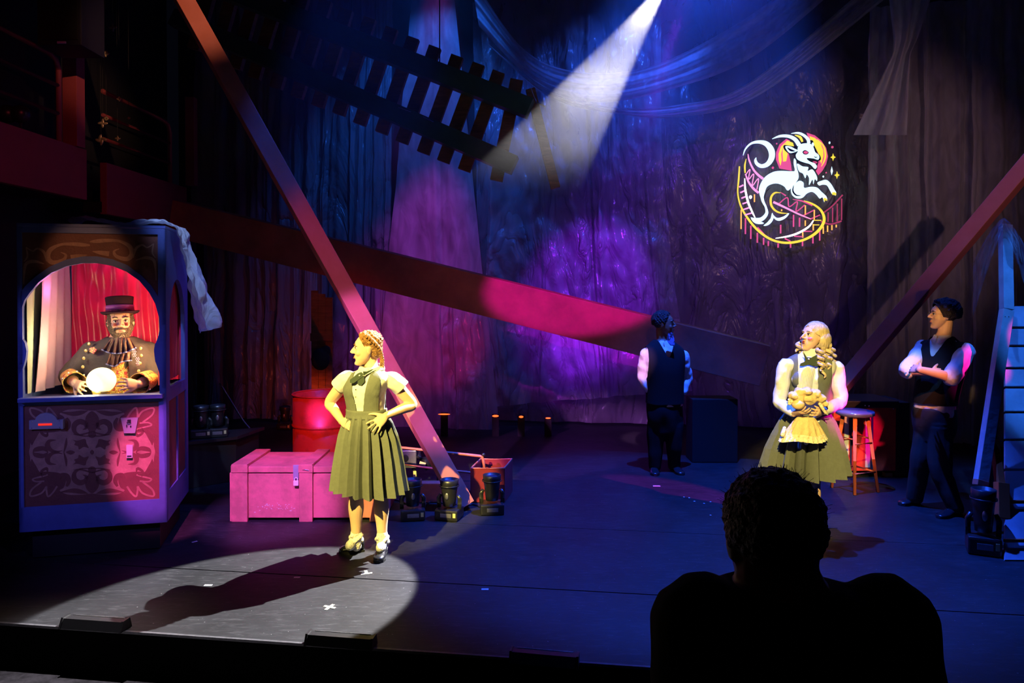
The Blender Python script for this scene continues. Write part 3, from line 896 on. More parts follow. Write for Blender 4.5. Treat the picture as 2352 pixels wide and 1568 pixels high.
bm = BM(); box(bm, (BW / 2, BD - .015, (BB + BT) / 2), (BW - .06, 0.02, BT - BB), MB_); obj('back_wall', bm, M['bluepaint'], booth)
bm = BM(); box(bm, (BW / 2, BD / 2, BT + 0.012), (BW, BD, 0.02), MB_); obj('roof', bm, M['bluepaint'], booth)
bm = BM(); box(bm, (BW / 2, 0.2, sill_z - 0.035), (BW - .07, 0.32, 0.02), MB_); obj('counter', bm, mat('dark_counter_cloth', (.03, .03, .09), .7), booth)
bm = BM(); box(bm, (0.06, BD - .05, 1.6), (0.05, 0.05, 1.4), MB_); obj('inner_post', bm, M['bluepaint'], booth)

# curtains
M['redvelvet'] = mat('crimson_satin', (0.7, 0.008, 0.11), 0.35, spec=0.6, sheen=0.3)
M['redsheer'] = mat('red_striped_curtain', (0.62, 0.05, 0.05), 0.5, var=0.0)
def cur(fn, nu, nv, name, m, lab=None, par=booth):
    bm = BM(); grid(bm, lambda u, v: MB_ @ Vector(fn(u, v)), nu, nv)
    return obj(name, bm, m, par, True, label=lab)
def back_curtain(u, v):
    x = 0.10 + u * 0.82; z = 2.26 - v * 1.1
    # swag folds in the middle
    f = 0.018 * sin(u * 56 + 1.2 * sin(v * 5)) * (0.35 + 0.65 * min(1, abs(u - .28) * 4))
    sw = 0.03 * sin((v * 9 - 7.0 * (1 - (abs(u - .28) / .24) ** 2) * .35) * 2.2) * math.exp(-((u - .28) / .18) ** 2) * max(0, 1 - v * 1.1)
    return (x, BD - .075 + f + sw, z)
cur(back_curtain, 110, 70, 'red_curtain', M['redvelvet'])
cur(lambda u, v: (BW - .06 + 0.012 * sin(u * 52 + v * 2), 0.05 + u * .74 * (1 - .0 * v), 2.1 - v * .9), 80, 30, 'side_curtain', M['redsheer'])
M['pinksheer'] = mat('pale_pink_curtain', (0.5, 0.33, 0.43), 0.7, var=0.1, vscale=4)
cur(lambda u, v: (0.075 + 0.014 * sin(u * 26 + v * 3) + .03 * v * u, 0.2 + u * .58 + .16 * (v - .3) * (1 - u) * -1, 2.15 - v * 0.98), 60, 30, 'pale_curtain', M['pinksheer'])
M['greyliner'] = mat('grey_green_liner', (0.35, 0.4, 0.33), 0.8)
cur(lambda u, v: (0.045 + 0.006 * sin(u * 20), 0.04 + u * .7, 2.1 - v * .93), 40, 10, 'liner', M['greyliner'])

# ticket slot, coin plate, key plate
M['brushed'] = mat('brushed_grey_metal', (0.42, 0.4, 0.46), 0.45, 0.3, var=.1)
pl0 = fm(0.0)
def cpoly(cpts, t0, t1, m, name, par=booth):
    bm = BM(); plate(bm, [[crop2(*p) for p in cpts]], pl0, t0, t1); return obj(name, bm, m, par)
tk = cpoly([(282, 350), (340, 345), (350, 315), (385, 288), (440, 277), (495, 288), (530, 312), (548, 345), (610, 338), (610, 425), (282, 435)], -0.012, 0.012, M['brushed'], 'ticket_plate')
cpoly([(370, 380), (498, 376), (498, 394), (370, 398)], 0.012, 0.016, mat('red_slot', (.9, .06, .03), .4, emis=(1, .03, .01), estr=0.9), 'slot', tk)
cpoly([(592, 338), (611, 336), (611, 426), (592, 428)], 0.012, 0.03, M['brushed'], 'flange', tk)
for p in ((308, 360), (308, 424), (570, 352), (572, 414)):
    bm = BM(); u, v = crop2(*p); ball(bm, (u, -0.012, v), .004, MB_, 8); obj('screw', bm, M['chrome'], tk)
cp = cpoly([(1148, 327), (1312, 325), (1284, 470), (1180, 470)], -0.012, 0.012, M['brushed'], 'coin_plate')
bm = BM()
u, v = crop2(1230, 348); box(bm, (u, -0.02, v), (.022, .014, .014), MB_, .003)
u, v = crop2(1228, 366); tube(bm, [MB_ @ Vector((u - .012, -.02, v)), MB_ @ Vector((u, -.032, v + .002)), MB_ @ Vector((u + .012, -.02, v))], .004, 8)
u, v = crop2(1208, 400); box(bm, (u, -0.018, v), (.006, .01, .02), MB_, .002)
u, v = crop2(1244, 405); ball(bm, (u, -.016, v), (.005, .004, .01), MB_, 8)
obj('coin_slot', bm, M['blackmetal'], cp)
kp = cpoly([(1200, 585), (1260, 585), (1258, 704), (1202, 704)], -0.012, 0.01, mat('pale_metal', (.6, .58, .62), .4, .2), 'key_plate')
cpoly([(1208, 682), (1249, 681), (1249, 693), (1208, 693)], 0.01, 0.012, M['black'], 'key_slot', kp)

# crystal ball on the counter (rests on it)
oc = MBi @ at(233, 873, 5.42)
ob_ = Vector((oc.x, 0.13, 0))
def orbp(px, py): 
    u, v = bf(px, py, 0.13); return u, v
ux, uz = orbp(233, 873)
rr = (orbp(267, 873)[0] - orbp(199, 873)[0]) / 2
base_z = sill_z - 0.024
orb = thing('crystal_ball', 'glowing pale yellow crystal ball on a short brass ring base in the booth', 'crystal ball', MB_ @ Vector((ux, 0.13, base_z)), BA)
bz = orbp(233, 897)[1]
bm = BM(); lathe(bm, [(.062, base_z), (.064, base_z + .012), (.058, base_z + .02), (.06, bz - .01), (.064, bz), (.05, bz + .001)], (ux, .13, 0), 32, MB_); obj('base', bm, M['gold'], orb, True)
bm = BM(); ball(bm, (ux, .13, uz), (rr, rr, rr * .95), MB_, 40); obj('globe', bm, mat('glowing_glass', (.95, .95, .75), .2, emis=(1.0, .9, .42), estr=1.35), orb, True)

# dust sheet thrown over the roof and hanging at the right
bm = BM()
def bp(px, py, yl):
    u, v = bf(px, py, yl); return Vector((u, yl, v))
def ds(u, v):
    # path along roof then over the right-hand corner and down
    path = crom([(.28, 2.385), (.36, 2.425), (.5, 2.40), (.66, 2.385), (.8, 2.41), (.93, 2.40), (1.02, 2.30), (1.06, 2.05), (1.1, 1.85), (1.13, 1.66)], 8)
    i = u * (len(path) - 1); k = min(int(i), len(path) - 2); f = i - k
    x = path[k][0] + (path[k + 1][0] - path[k][0]) * f; z = path[k][1] + (path[k + 1][1] - path[k][1]) * f
    w = 0.28 + .35 * max(0, u - .5)
    y = (0.10 + v * w) if u < .6 else (0.1 + (u - .6) * .15 + v * w)
    c = .03 * noise.noise(Vector((u * 9, v * 5, 3))) + .02 * noise.noise(Vector((u * 25, v * 13, 5)))
    hang = max(0, (u - .62) / .38)
    if hang > 0:
        x += .05 * sin(v * 9 + 1) * hang + c * 1.5 + .1 * v * hang
        z -= .12 * hang * (1 - abs(v - .4)) - .02
        return MB_ @ Vector((max(x, BW + .015 if z < BT else x), y, z))
    return MB_ @ Vector((x, y, max(z + c * .8, BT + .03)))
grid(bm, ds, 80, 24)
tag(obj('dust_sheet', bm, M['dustsheet'], None, True), 'crumpled pale plastic sheet thrown over the roof of the booth', 'plastic sheet')

# ------------------------------------------------------------------ figure tools
def remesh(bm, voxel, smooth=3):
    me = bpy.data.meshes.new('tmp'); bm.to_mesh(me); bm.free()
    o = bpy.data.objects.new('tmp', me); COL.objects.link(o)
    m = o.modifiers.new('r', 'REMESH'); m.mode = 'VOXEL'; m.voxel_size = voxel; m.adaptivity = 0
    if smooth:
        s = o.modifiers.new('s', 'SMOOTH'); s.factor = 0.5; s.iterations = smooth
    bpy.context.view_layer.update()
    dg = bpy.context.evaluated_depsgraph_get()
    me2 = bpy.data.meshes.new_from_object(o.evaluated_get(dg))
    bpy.data.objects.remove(o, do_unlink=True)
    bpy.data.meshes.remove(me)
    b = BM(); b.from_mesh(me2); bpy.data.meshes.remove(me2)
    return b
def cut(bm, pred):
    """take away the faces whose centre satisfies pred"""
    fs = [f for f in bm.faces if pred(f.calc_center_median())]
    bmesh.ops.delete(bm, geom=fs, context='FACES')
    # fair the cut edge so that it reads as a clean hem
    bv = [v for v in bm.verts if v.is_boundary]
    nb = {v: [e.other_vert(v) for e in v.link_edges if e.is_boundary] for v in bv}
    for _ in range(6):
        new = {v: (v.co * .4 + sum((n_.co for n_ in nb[v]), Vector()) * (.6 / len(nb[v]))) if nb[v] else v.co.copy() for v in bv}
        for v, c in new.items(): v.co = c
    return bm
def sculpt(bm, centre, rad, disp):
    centre = Vector(centre); disp = Vector(disp)
    for v in bm.verts:
        d = (v.co - centre).length / rad
        if d < 2.2:
            v.co += disp * math.exp(-d * d * 1.5)
def wrinkle(bm, amp, sc, seed=0, zs=1.0):
    bm.normal_update()
    for v in bm.verts:
        v.co += v.normal * amp * noise.noise(Vector((v.co.x * sc + seed, v.co.y * sc, v.co.z * sc * zs)))
    return bm
def chain(bm, pts, rad, inf=0.0, ends=True, n=14, k=5):
    q = crom([tuple(p) + (r,) for p, r in zip(pts, rad)], k) if len(pts) > 2 else [tuple(pts[0].lerp(pts[1], t / 6)) + (rad[0] + (rad[1] - rad[0]) * t / 6,) for t in range(7)]
    P = [Vector(a[:3]) for a in q]; Rr = [max(a[3], .002) + inf for a in q]
    tube(bm, P, Rr, n)
    if ends:
        ball(bm, P[0], Rr[0] * .98, seg=12); ball(bm, P[-1], Rr[-1] * .98, seg=12)
def torso(bm, secs, inf=0.0, n=28, k=5, power=2.3, only=None):
    """secs: (centre, rx, ry, yaw degrees)"""
    q = crom([tuple(c) + (a, b, y) for c, a, b, y in secs], k)
    loops = []
    for x, y, z, a, b, yw in q:
        if only and not (only[0] <= z <= only[1]): continue
        yw = R(yw); L = []
        for i in range(n):
            t = 2 * PI * i / n
            cx, sy = cos(t), sin(t)
            ex = math.copysign(abs(cx) ** (2 / power), cx) * (max(a, .01) + inf); ey = math.copysign(abs(sy) ** (2 / power), sy) * (max(b, .01) + inf)
            L.append(Vector((x + ex * cos(yw) - ey * sin(yw), y + ex * sin(yw) + ey * cos(yw), z)))
        loops.append(L)
    rings(bm, loops)
def head_matrix(c, yaw, pitch=0, roll=0, s=1.0):
    """face looks along -Y at yaw 0; yaw > 0 turns to screen right; pitch > 0 looks up"""
    return Matrix.Translation(c) @ Matrix.Rotation(R(yaw), 4, 'Z') @ Matrix.Rotation(R(-pitch), 4, 'X') @ Matrix.Rotation(R(roll), 4, 'Y') @ Matrix.Scale(s, 4)
def head_shape(bm, H, nose=1.0, wide=1.0, jaw=1.0):
    ball(bm, (0, .014, .032), (.073 * wide, .092, .083), H, 24)
    secs = [(.085, .050, -.058, .05), (.055, .063, -.080, .05), (.025, .066, -.083, .05), (-.005, .066, -.082, .045), (-.035, .063 * jaw, -.081, .035), (-.062, .056 * jaw, -.081, .02), (-.085, .043 * jaw, -.080, .0), (-.103, .030 * jaw, -.077, -.02), (-.114, .014, -.068, -.04)]
    loops = []
    for z, rx, yf, yb in secs:
        cy, ry = (yf + yb) / 2, (yb - yf) / 2
        L = []
        for i in range(24):
            t = 2 * PI * i / 24
            pw = 2.4
            L.append(H @ Vector((math.copysign(abs(cos(t)) ** (2 / pw), cos(t)) * rx * wide, cy + math.copysign(abs(sin(t)) ** (2 / pw), sin(t)) * ry, z)))
        loops.append(L)
    rings(bm, loops)
    n = nose
    tube(bm, [H @ Vector(p) for p in ((0, -.076, .030), (0, -.084, .018), (0, -.092 - .006 * n, 0), (0, -.098 - .010 * n, -.016), (0, -.093 - .006 * n, -.025))], [.0065, .0075, .0085, .0098, .0065], 12)
    for s in (-1, 1):
        ball(bm, (s * .0115, -.089, -.021), (.008, .011, .0075), H, 10)
        ball(bm, (s * .031, -.073, .033), (.024, .0115, .0075), H, 12)
        ball(bm, (s * .041 * wide, -.060, -.022), (.022, .019, .022), H, 12)
        # ear
        E = H @ Matrix.Translation((s * .074 * wide, .012, -.004)) @ Matrix.Rotation(s * R(22), 4, 'Z') @ Matrix.Rotation(R(12), 4, 'X')
        ball(bm, (0, 0, 0), (.007, .018, .031), E, 14)
        ball(bm, (s * .003, .006, .012), (.006, .013, .016), E, 10)
    ball(bm, (0, -.083, -.0475), (.021, .0075, .0058), H, 12)
    ball(bm, (0, -.082, -.0575), (.018, .0075, .0062), H, 12)
    ball(bm, (0, -.075, -.097), (.020, .013, .014), H, 12)
def head_sculpt(bm, H):
    s = H.to_scale().x
    m3 = H.to_3x3()
    for sx in (-1, 1):
        sculpt(bm, H @ Vector((sx * .031, -.083, .012)), .016 * s, m3 @ Vector((0, .013, 0)))
        sculpt(bm, H @ Vector((sx * .013, -.088, .02)), .008 * s, m3 @ Vector((0, .005, 0)))
    sculpt(bm, H @ Vector((0, -.092, -.0525)), .004 * s, m3 @ Vector((0, .004, 0)))
    sculpt(bm, H @ Vector((0, -.085, -.075)), .011 * s, m3 @ Vector((0, .005, 0)))
def face_parts(H, parent, lipmat, browm, smile=0.0, lidm=None, brow_w=.0035):
    for sx in (-1, 1):
        bm = BM(); ball(bm, (sx * .031, -.0685, .012), (.0125, .0118, .0105), H, 16); e = obj('eye', bm, M['eye_white'], parent, True)
        bm = BM(); ball(bm, (sx * .031, -.0785, .0118), (.006, .0045, .006), H, 12); obj('iris', bm, M['eye_dark'], e, True)
        bm = BM(); tube(bm, [H @ Vector((sx * x, y, z)) for x, y, z in ((.017, -.078, .012), (.024, -.0825, .0185), (.032, -.083, .0205), (.040, -.080, .018), (.047, -.073, .013))], [.0012, .0022, .0024, .002, .001], 6); obj('upper_lash', bm, M['eye_dark'], e, True)
        bm = BM(); tube(bm, [H @ Vector((sx * x, y, z)) for x, y, z in ((.014, -.085, .032), (.026, -.087, .038), (.038, -.083, .038), (.052, -.071, .031))], [brow_w * .7, brow_w, brow_w, brow_w * .4], 6); obj('eyebrow', bm, browm, parent, True)
    bm = BM()
    c = smile * .006
    for z, w, r in ((-.0475, .022, .0034), (-.0575, .019, .0042)):
        tube(bm, [H @ Vector((x * w, y - .0012, z + c * abs(x) ** 2)) for x, y in ((-1, -.076), (-.5, -.0862), (0, -.0897), (.5, -.0862), (1, -.076))], [.001, r * .8, r, r * .8, .001], 8)
    obj('lips', bm, lipmat, parent, True)
def hand(bm, Wp, fdir, ndir, thumb=1, s=1.0, curl=(15, 18, 22, 26), spread=6.0, tcurl=20, tdir=50):
    """palm from wrist Wp along fdir; ndir = back of the hand; thumb on the +side of fdir x ndir"""
    f = Vector(fdir).normalized(); nn = Vector(ndir); nn = (nn - f * nn.dot(f)).normalized(); x = f.cross(nn).normalized() * thumb
    Wp = Vector(Wp)
    loops = []
    for t, rx, ry in ((-.02, .025, .019), (0.0, .025, .018), (.02, .033, .017), (.05, .040, .0155), (.075, .041, .014), (.088, .037, .011)):
        c = Wp + f * t * s
        loops.append([c + x * cos(a) * rx * s + nn * sin(a) * ry * s for a in [2 * PI * k / 16 for k in range(16)]])
    rings(bm, loops)
    for i, (off, L) in enumerate(((.030, .070), (.0105, .079), (-.0095, .073), (-.029, .057))):
        root = Wp + f * (.072 - abs(i - 1.3) * .004) * s + x * off * s
        a = R(spread * (1.4 - i))
        d = (f * cos(a) + x * sin(a)).normalized()
        p = root; pts = [p - d * .01 * s]; rr = [.009 * s]
        c = R(curl[i]) * .55
        side = d.cross(nn)
        for j, seg in enumerate((.46, .31, .23)):
            d2 = (d * cos(c) - nn * sin(c)).normalized()
            p = p + d2 * L * seg * s
            pts.append(p); rr.append((.0088, .0078, .0066)[j] * s)
            c += R(curl[i])
        tube(bm, pts, rr, 10); ball(bm, pts[-1], rr[-1], seg=10)
        for q, r_ in zip(pts[1:-1], rr[1:-1]): ball(bm, q, r_ * 1.02, seg=10)
    a = R(tdir)
    d = (f * cos(a) + x * sin(a) - nn * .25).normalized()
    r0 = Wp + f * .018 * s + x * .022 * s
    p1 = r0 + d * .038 * s
    d2 = (d * cos(R(tcurl)) + f * sin(R(tcurl)) - nn * .12).normalized(); p2 = p1 + d2 * .030 * s
    d3 = (d2 + f * .25).normalized(); p3 = p2 + d3 * .022 * s
    chain(bm, [r0, p1, p2, p3], [.014 * s, .0115 * s, .0098 * s, .008 * s], n=10, k=3)
    return f, nn, x
def leg_pts(hip, kn, an): return [hip, hip.lerp(kn, .5), kn, kn.lerp(an, .3), kn.lerp(an, .65), an]
LEGR = [.085, .072, .054, .056, .042, .034]
def shoe(parent, heel, toe, m, s=1.0, name='shoe', h=.07, label=None, sole=None):
    """laced shoe between heel and toe points on the floor"""
    heel, toe = Vector(heel), Vector(toe); d = (toe - heel); L = d.length; d.normalize(); n = Vector((-d.y, d.x, 0)); z0 = heel.z
    loops = []
    for t, w, zt in ((-.02, .026, .02), (0.0, .034, h), (.12, .037, h * 1.05), (.3, .036, h * .98), (.5, .038, h * .72), (.7, .045, h * .55), (.87, .042, h * .48), (.97, .028, h * .36), (1.0, .012, h * .25)):
        c = heel + d * L * t; loops.append([Vector((c.x, c.y, z0 + .006)) + n * cos(a) * w * s + Vector((0, 0, (sin(a) + 1) * .5 * zt)) for a in [2 * PI * k / 16 for k in range(16)]])
    bm = BM(); rings(bm, loops); bm2 = remesh(bm, .006, 3)
    o = obj(name, bm2, m, parent, True, label=label)
    bm = BM()
    prof = [(-.02, .03), (.1, .036), (.35, .032), (.55, .037), (.75, .044), (.92, .034), (1.01, .014)]
    top = [heel + d * L * t + n * w * s for t, w in prof] + [heel + d * L * t - n * w * s for t, w in reversed(prof)]
    rings(bm, [[Vector((p.x, p.y, z0)) for p in top], [Vector((p.x, p.y, z0 + .016)) for p in top]])
    obj('sole', bm, sole or M['black'], o)
    bm = BM()
    for k in range(3):
        c = heel + d * L * (.34 + .09 * k); z = z0 + h * (1.0 - .11 * k)
        tube(bm, [c + n * .018 + Vector((0, 0, z - .012)), c + Vector((0, 0, z + .002)), c - n * .018 + Vector((0, 0, z - .012))], .0022, 6)
    obj('laces', bm, m, o, True)
    return o
def curls(bm, pts, r, seed=0, jit=.3):
    rnd = random.Random(seed)
    for p in pts:
        rr = r * rnd.uniform(.7, 1.25)
        q = Vector(p) + Vector((rnd.uniform(-1, 1), rnd.uniform(-1, 1), rnd.uniform(-1, 1))) * r * jit
        ball(bm, q, (rr, rr * rnd.uniform(.7, 1.1), rr * rnd.uniform(.7, 1.1)), seg=8)
def pleated(bm, secs, n, depth, yaw, phase=0.0, sub=6, hemz=None):
    """pleated skirt: secs (centre, rx, ry, pleat factor)"""
    N = n * sub
    loops = []
    for c, rx, ry, f in secs:
        L = []
        for i in range(N):
            t = 2 * PI * i / N
            s = (i % sub) / sub
            # knife pleat: slow rise then quick fall
            prof = (s / .72) if s < .72 else (1 - (s - .72) / .28)
            k = 1 + depth * f * (prof - .5) + .012 * f * sin(t * 3 + phase)
            x, y = cos(t) * rx * k, sin(t) * ry * k
            yy = R(yaw)
            L.append(Vector((c[0] + x * cos(yy) - y * sin(yy), c[1] + x * sin(yy) + y * cos(yy), c[2] + (.012 * sin(t * 2 + phase) * f if f > .8 else 0))))
        loops.append(L)
    rings(bm, loops, cap=False)
def ringlet(bm, top, bot, R0, turns, r, n=60, phase=0):
    top, bot = Vector(top), Vector(bot); pts = []; rr = []
    for i in range(n + 1):
        t = i / n; a = 2 * PI * turns * t + phase; k = R0 * (.6 + .5 * sin(PI * min(1, t * 1.1))) * (1 - .35 * t)
        pts.append(top.lerp(bot, t) + Vector((cos(a) * k, sin(a) * k, 0))); rr.append(r * (1 - .55 * t ** 3))
    tube(bm, pts, rr, 8)
M['hair_auburn'] = mat('auburn_hair', (0.42, 0.2, 0.06), 0.5, var=.5, vscale=60, bump=.8, bscale=120, col2=(.2, .08, .02))
M['hair_blond'] = mat('blond_hair', (0.75, 0.56, 0.3), 0.45, var=.35, vscale=40, bump=.5, bscale=70, stretch=(1, 1, .3))
M['hair_black'] = mat('black_hair', (0.03, 0.022, 0.02), 0.5, bump=.9, bscale=110, var=.3)
M['beard'] = mat('grizzled_beard', (0.2, 0.16, 0.11), 0.7, var=.6, vscale=70, bump=.9, bscale=160, col2=(.07, .05, .035))
M['olive'] = mat('grey_green_wool', (0.15, 0.16, 0.125), 0.85, var=.12, vscale=30, bump=.12, bscale=150)
M['tie_cloth'] = mat('dark_green_ribbon', (0.05, 0.07, 0.045), 0.6)
M['blackcloth'] = mat('black_wool', (0.012, 0.012, 0.014), 0.9, spec=.15)
M['trousers'] = mat('charcoal_trousers', (0.03, 0.028, 0.026), 0.9, spec=.2, bump=.3, bscale=10)
M['shoe'] = mat('black_leather', (0.015, 0.016, 0.02), 0.25, spec=.6)
M['pearl'] = mat('pearl_button', (.85, .85, .8), .25)

# ================================================================== 1. the girl with hands on hips
D1 = 5.3
g = lambda px, py, dy=0.0: at(px, py, D1 + dy)
root = thing('person', 'person with an auburn braid and grey-green pinafore, standing with hands on hips', 'person', (g(848, 1276).x, D1, 0))
YW = -15
secs = [(g(846, 1062), .10, .10, YW), (g(845, 1030), .155, .125, YW), (g(843, 995), .165, .13, YW), (g(843, 962), .135, .108, YW), (g(842, 943), .124, .098, YW), (g(840, 918), .130, .106, YW), (g(839, 895), .142, .115, YW),
        (g(844, 872), .158, .098, YW), (g(847, 860), .140, .080, YW), (g(850, 850), .085, .06, YW), (g(852, 842), .05, .05, YW)]
shL, shR = g(795, 871), g(901, 873)
elL, wrL = g(757, 925, .06), g(786, 968, -.04)
elR, wrR = g(947, 929, .05), g(886, 955, -.12)
hdc = g(842, 802, .0)
H = head_matrix(hdc, -76, -1, 0, 1.0)
hipL, hipR = g(820, 1035), g(872, 1035)
knL, anL = g(818, 1140, -.02), g(818, 1230, .02)
knR, anR = g(875, 1140, .0), g(878, 1234, -.02)
bm = BM()
torso(bm, secs)
for sx in (-1, 1):
    ball(bm, g(839 + sx * 19, 899, -.070), (.052, .045, .058))
chain(bm, [shL, shL.lerp(elL, .5), elL, elL.lerp(wrL, .35), wrL], [.052, .046, .038, .036, .025])
chain(bm, [shR, shR.lerp(elR, .5), elR, elR.lerp(wrR, .35), wrR], [.052, .046, .038, .037, .025])
chain(bm, [g(850, 812, .03), g(851, 832, .03), g(853, 855, .02)], [.052, .05, .06])
head_shape(bm, H, 1.1, .98, .95)
hand(bm, wrL, (g(806, 975, -.10) - wrL), (-.6, -.45, .5), -1, 1.0, (20, 22, 24, 28), 8, 20, 60)
hand(bm, wrR, (g(862, 976, -.17) - wrR), (.35, -1, .55), 1, 1.0, (8, 8, 8, 10), 13, 10, 60)
for h_, k_, a_ in ((hipL, knL, anL), (hipR, knR, anR)):
    chain(bm, leg_pts(h_, k_, a_), LEGR)
    sx = -1 if h_ is hipL else 1
    ball(bm, k_.lerp(a_, .27) + Vector((0, .018, 0)), (.046, .045, .09))
ball(bm, anL + Vector((-.03, -.05, -.05)), (.03, .06, .03)); ball(bm, anR + Vector((0, -.05, -.05)), (.03, .06, .03))
bm = remesh(bm, .0052, 2)
head_sculpt(bm, H)
obj('body', bm, M['skin_girl'], root, True)
face_parts(H, root, M['lip'], M['hair_auburn'], 1.0)
# hair
bm = BM()
ball(bm, (0, .024, .042), (.079, .093, .084), H, 24)
ball(bm, (0, .055, -.005), (.066, .06, .07), H, 20)
for k in range(60):
    a = k * 2.399; u = k / 60
    ball(bm, (.078 * math.sqrt(1 - u * u) * cos(a), .018 + .095 * math.sqrt(1 - u * u) * sin(a), .05 + .082 * u), (.012, .016, .009), H, 8)
bm = remesh(bm, .006, 1)
Hi = H.inverted()
def hp(c):
    q = Hi @ c
    return q.y < -.052 + max(0, (.085 - q.z)) * .55 or (q.z < -.01 and q.y < .03) or (abs(q.x) > .045 and ((q.y - .010) / .026) ** 2 + ((q.z + .004) / .036) ** 2 < 1)
cut(bm, hp); wrinkle(bm, .006, 70, 1)
obj('hair', bm, M['hair_auburn'], root, True)
bm = BM()
bp_ = crom([tuple(H @ Vector(p)) for p in ((.055, -.02, .11), (.077, .02, .085), (.083, .055, .05), (.075, .085, .01), (.055, .1, -.04), (.045, .105, -.09), (.03, .105, -.13), (.02, .12, -.17))], 5)
for i, p in enumerate(bp_):
    s_ = 1 if i % 2 else -1
    d_ = (Vector(bp_[min(i + 1, len(bp_) - 1)]) - Vector(bp_[max(i - 1, 0)])).normalized(); x_, y_, _ = basis(d_)
    r_ = .0125 * (1 - .35 * i / len(bp_))
    ball(bm, (0, 0, 0), (r_ * 1.05, r_ * .8, r_ * 1.5), Matrix.Translation(Vector(p) + x_ * s_ * .006) @ Matrix.Rotation(s_ * .6, 4, d_.cross(x_)) , 10)
obj('braid', bm, M['hair_auburn'], root, True)
# blouse
bm = BM(); torso(bm, secs, .008, only=(g(0, 965).z, 9))
for sx in (-1, 1): ball(bm, g(839 + sx * 19, 899, -.074), (.055, .047, .061))
chain(bm, [shL + Vector((.03, 0, 0)), shL, g(777, 889, .02)], [.058, .062, .064]); chain(bm, [shR + Vector((-.03, 0, 0)), shR, g(926, 893, .02)], [.058, .062, .066])
bm = remesh(bm, .006, 2)
def cs(c):
    return (c.z < g(0, 960).z) or (c - g(853, 846, .02)).length < .056
dL = (g(766, 903, .02) - shL).normalized(); dR = (g(936, 906, .02) - shR).normalized()
cut(bm, lambda c: cs(c) or ((c - shL).dot(dL) > .085 and c.x < shL.x + .02) or ((c - shR).dot(dR) > .09 and c.x > shR.x - .02))
wrinkle(bm, .004, 22, 3)
obj('blouse', bm, M['white_cloth'], root, True)
bm = BM()
for s_ in (-1, 1):
    c0 = g(853, 850, .0)
    loops = []
    for t in [k / 10 for k in range(11)]:
        a = R(-90 + s_ * (4 + 150 * t)) ; rr_ = .062
        up = c0 + Vector((cos(a) * rr_ * .95, sin(a) * rr_ + .015, .024 + .02 * t)); lo = c0 + Vector((cos(a) * (rr_ + .035), sin(a) * (rr_ + .022) + .01, -.012 + .035 * t - (.012 if t < .25 else 0)))
        mid = up.lerp(lo, .4) + Vector((cos(a), sin(a), .6)) * .012
        loops.append([up, mid, lo, lo - Vector((cos(a), sin(a), .3)) * .004, mid - Vector((cos(a), sin(a), .5)) * .004])
    rings(bm, loops)
obj('collar', bm, M['white_cloth'], root, True)
# pinafore bodice: two broad straps
bm = BM(); torso(bm, secs, .018, only=(g(0, 972).z, 9))
for sx in (-1, 1): ball(bm, g(839 + sx * 19, 899, -.080), (.058, .05, .064))
bm = remesh(bm, .0055, 3)
ctr = g(843, 900)
yv = Vector((cos(R(YW)), sin(R(YW)), 0)); fwd = Vector((sin(R(YW)), -cos(R(YW)), 0))
zb_, zt_ = g(0, 946).z, g(0, 853).z
def pin(c):
    u = (c - ctr).dot(yv) ; f = (c - ctr).dot(fwd)
    h = (c.z - zb_) / (zt_ - zb_)
    if c.z < g(0, 962).z: return True
    if h > 1.02: return True
    if h > 0:
        ang = math.degrees(math.atan2(abs(u) / .14, f / .115))
        if 56 < ang < 122 and h > .06: return True
        if f > 0:
            if abs(u) < .022 + .045 * h: return True
        else:
            if abs(u) > .11 and h > .2: return True
            if abs(u) < .03 and h > .5: return True
    return False
cut(bm, pin)
obj('pinafore_bodice', bm, M['olive'], root, True)
bm = BM(); torso(bm, secs, .023, only=(g(0, 960).z, g(0, 938).z)); obj('waistband', bm, M['olive'], root, True)
bm = BM()
cz = lambda px, py: g(px, py)
pleated(bm, [(cz(843, 950), .147, .122, .25), (cz(844, 970), .172, .145, .6), (cz(845, 1000), .200, .17, .8), (cz(846, 1045), .223, .19, .95), (cz(846, 1090), .242, .205, 1.0), (cz(847, 1126), .256, .215, 1.1)], 18, .34, YW)
obj('pleated_skirt', bm, M['olive'], root, False)
# ribbon tie
def flat(name, pts, D, m, par, th=.006, holes=None):
    bm = BM(); plate(bm, [[tuple(p) for p in pts]], lambda u, v, t: at(u, v, D - t), 0, th); return obj(name, bm, m, par)
q = lambda pts: [(740 + x / 7.84, 750 + y / 7.84) for x, y in pts]
bm = BM()
Dt = D1 - .118
plate(bm, [q([(640, 840), (705, 815), (745, 850), (720, 905), (625, 975), (560, 1020), (500, 1010), (500, 955), (540, 925)])], lambda u, v, t: at(u, v, Dt - t), .004, .012)
plate(bm, [q([(690, 890), (745, 885), (765, 985), (708, 1058), (635, 1030), (640, 960)])], lambda u, v, t: at(u, v, Dt - t), 0, .008)
plate(bm, [q([(735, 805), (800, 808), (950, 745), (890, 795), (745, 885)])], lambda u, v, t: at(u, v, Dt + .04 * (u - 835) / 25 - t), .002, .008)
tie_ = obj('ribbon_tie', bm, M['tie_cloth'], root)
bm = BM(); ball(bm, at(740 + 672 / 7.84, 750 + 880 / 7.84, Dt - .014), .006, seg=10); obj('pearl_pin', bm, M['pearl'], tie_, True)
bm = BM()
for k in range(3): ball(bm, g(816, 893 + k * 17, -.128 + .012 * k), .004, seg=8)
obj('blouse_buttons', bm, M['pearl'], root, True)
# painted nails are teal
M['nail'] = mat('teal_nail_polish', (.05, .35, .42), .2)
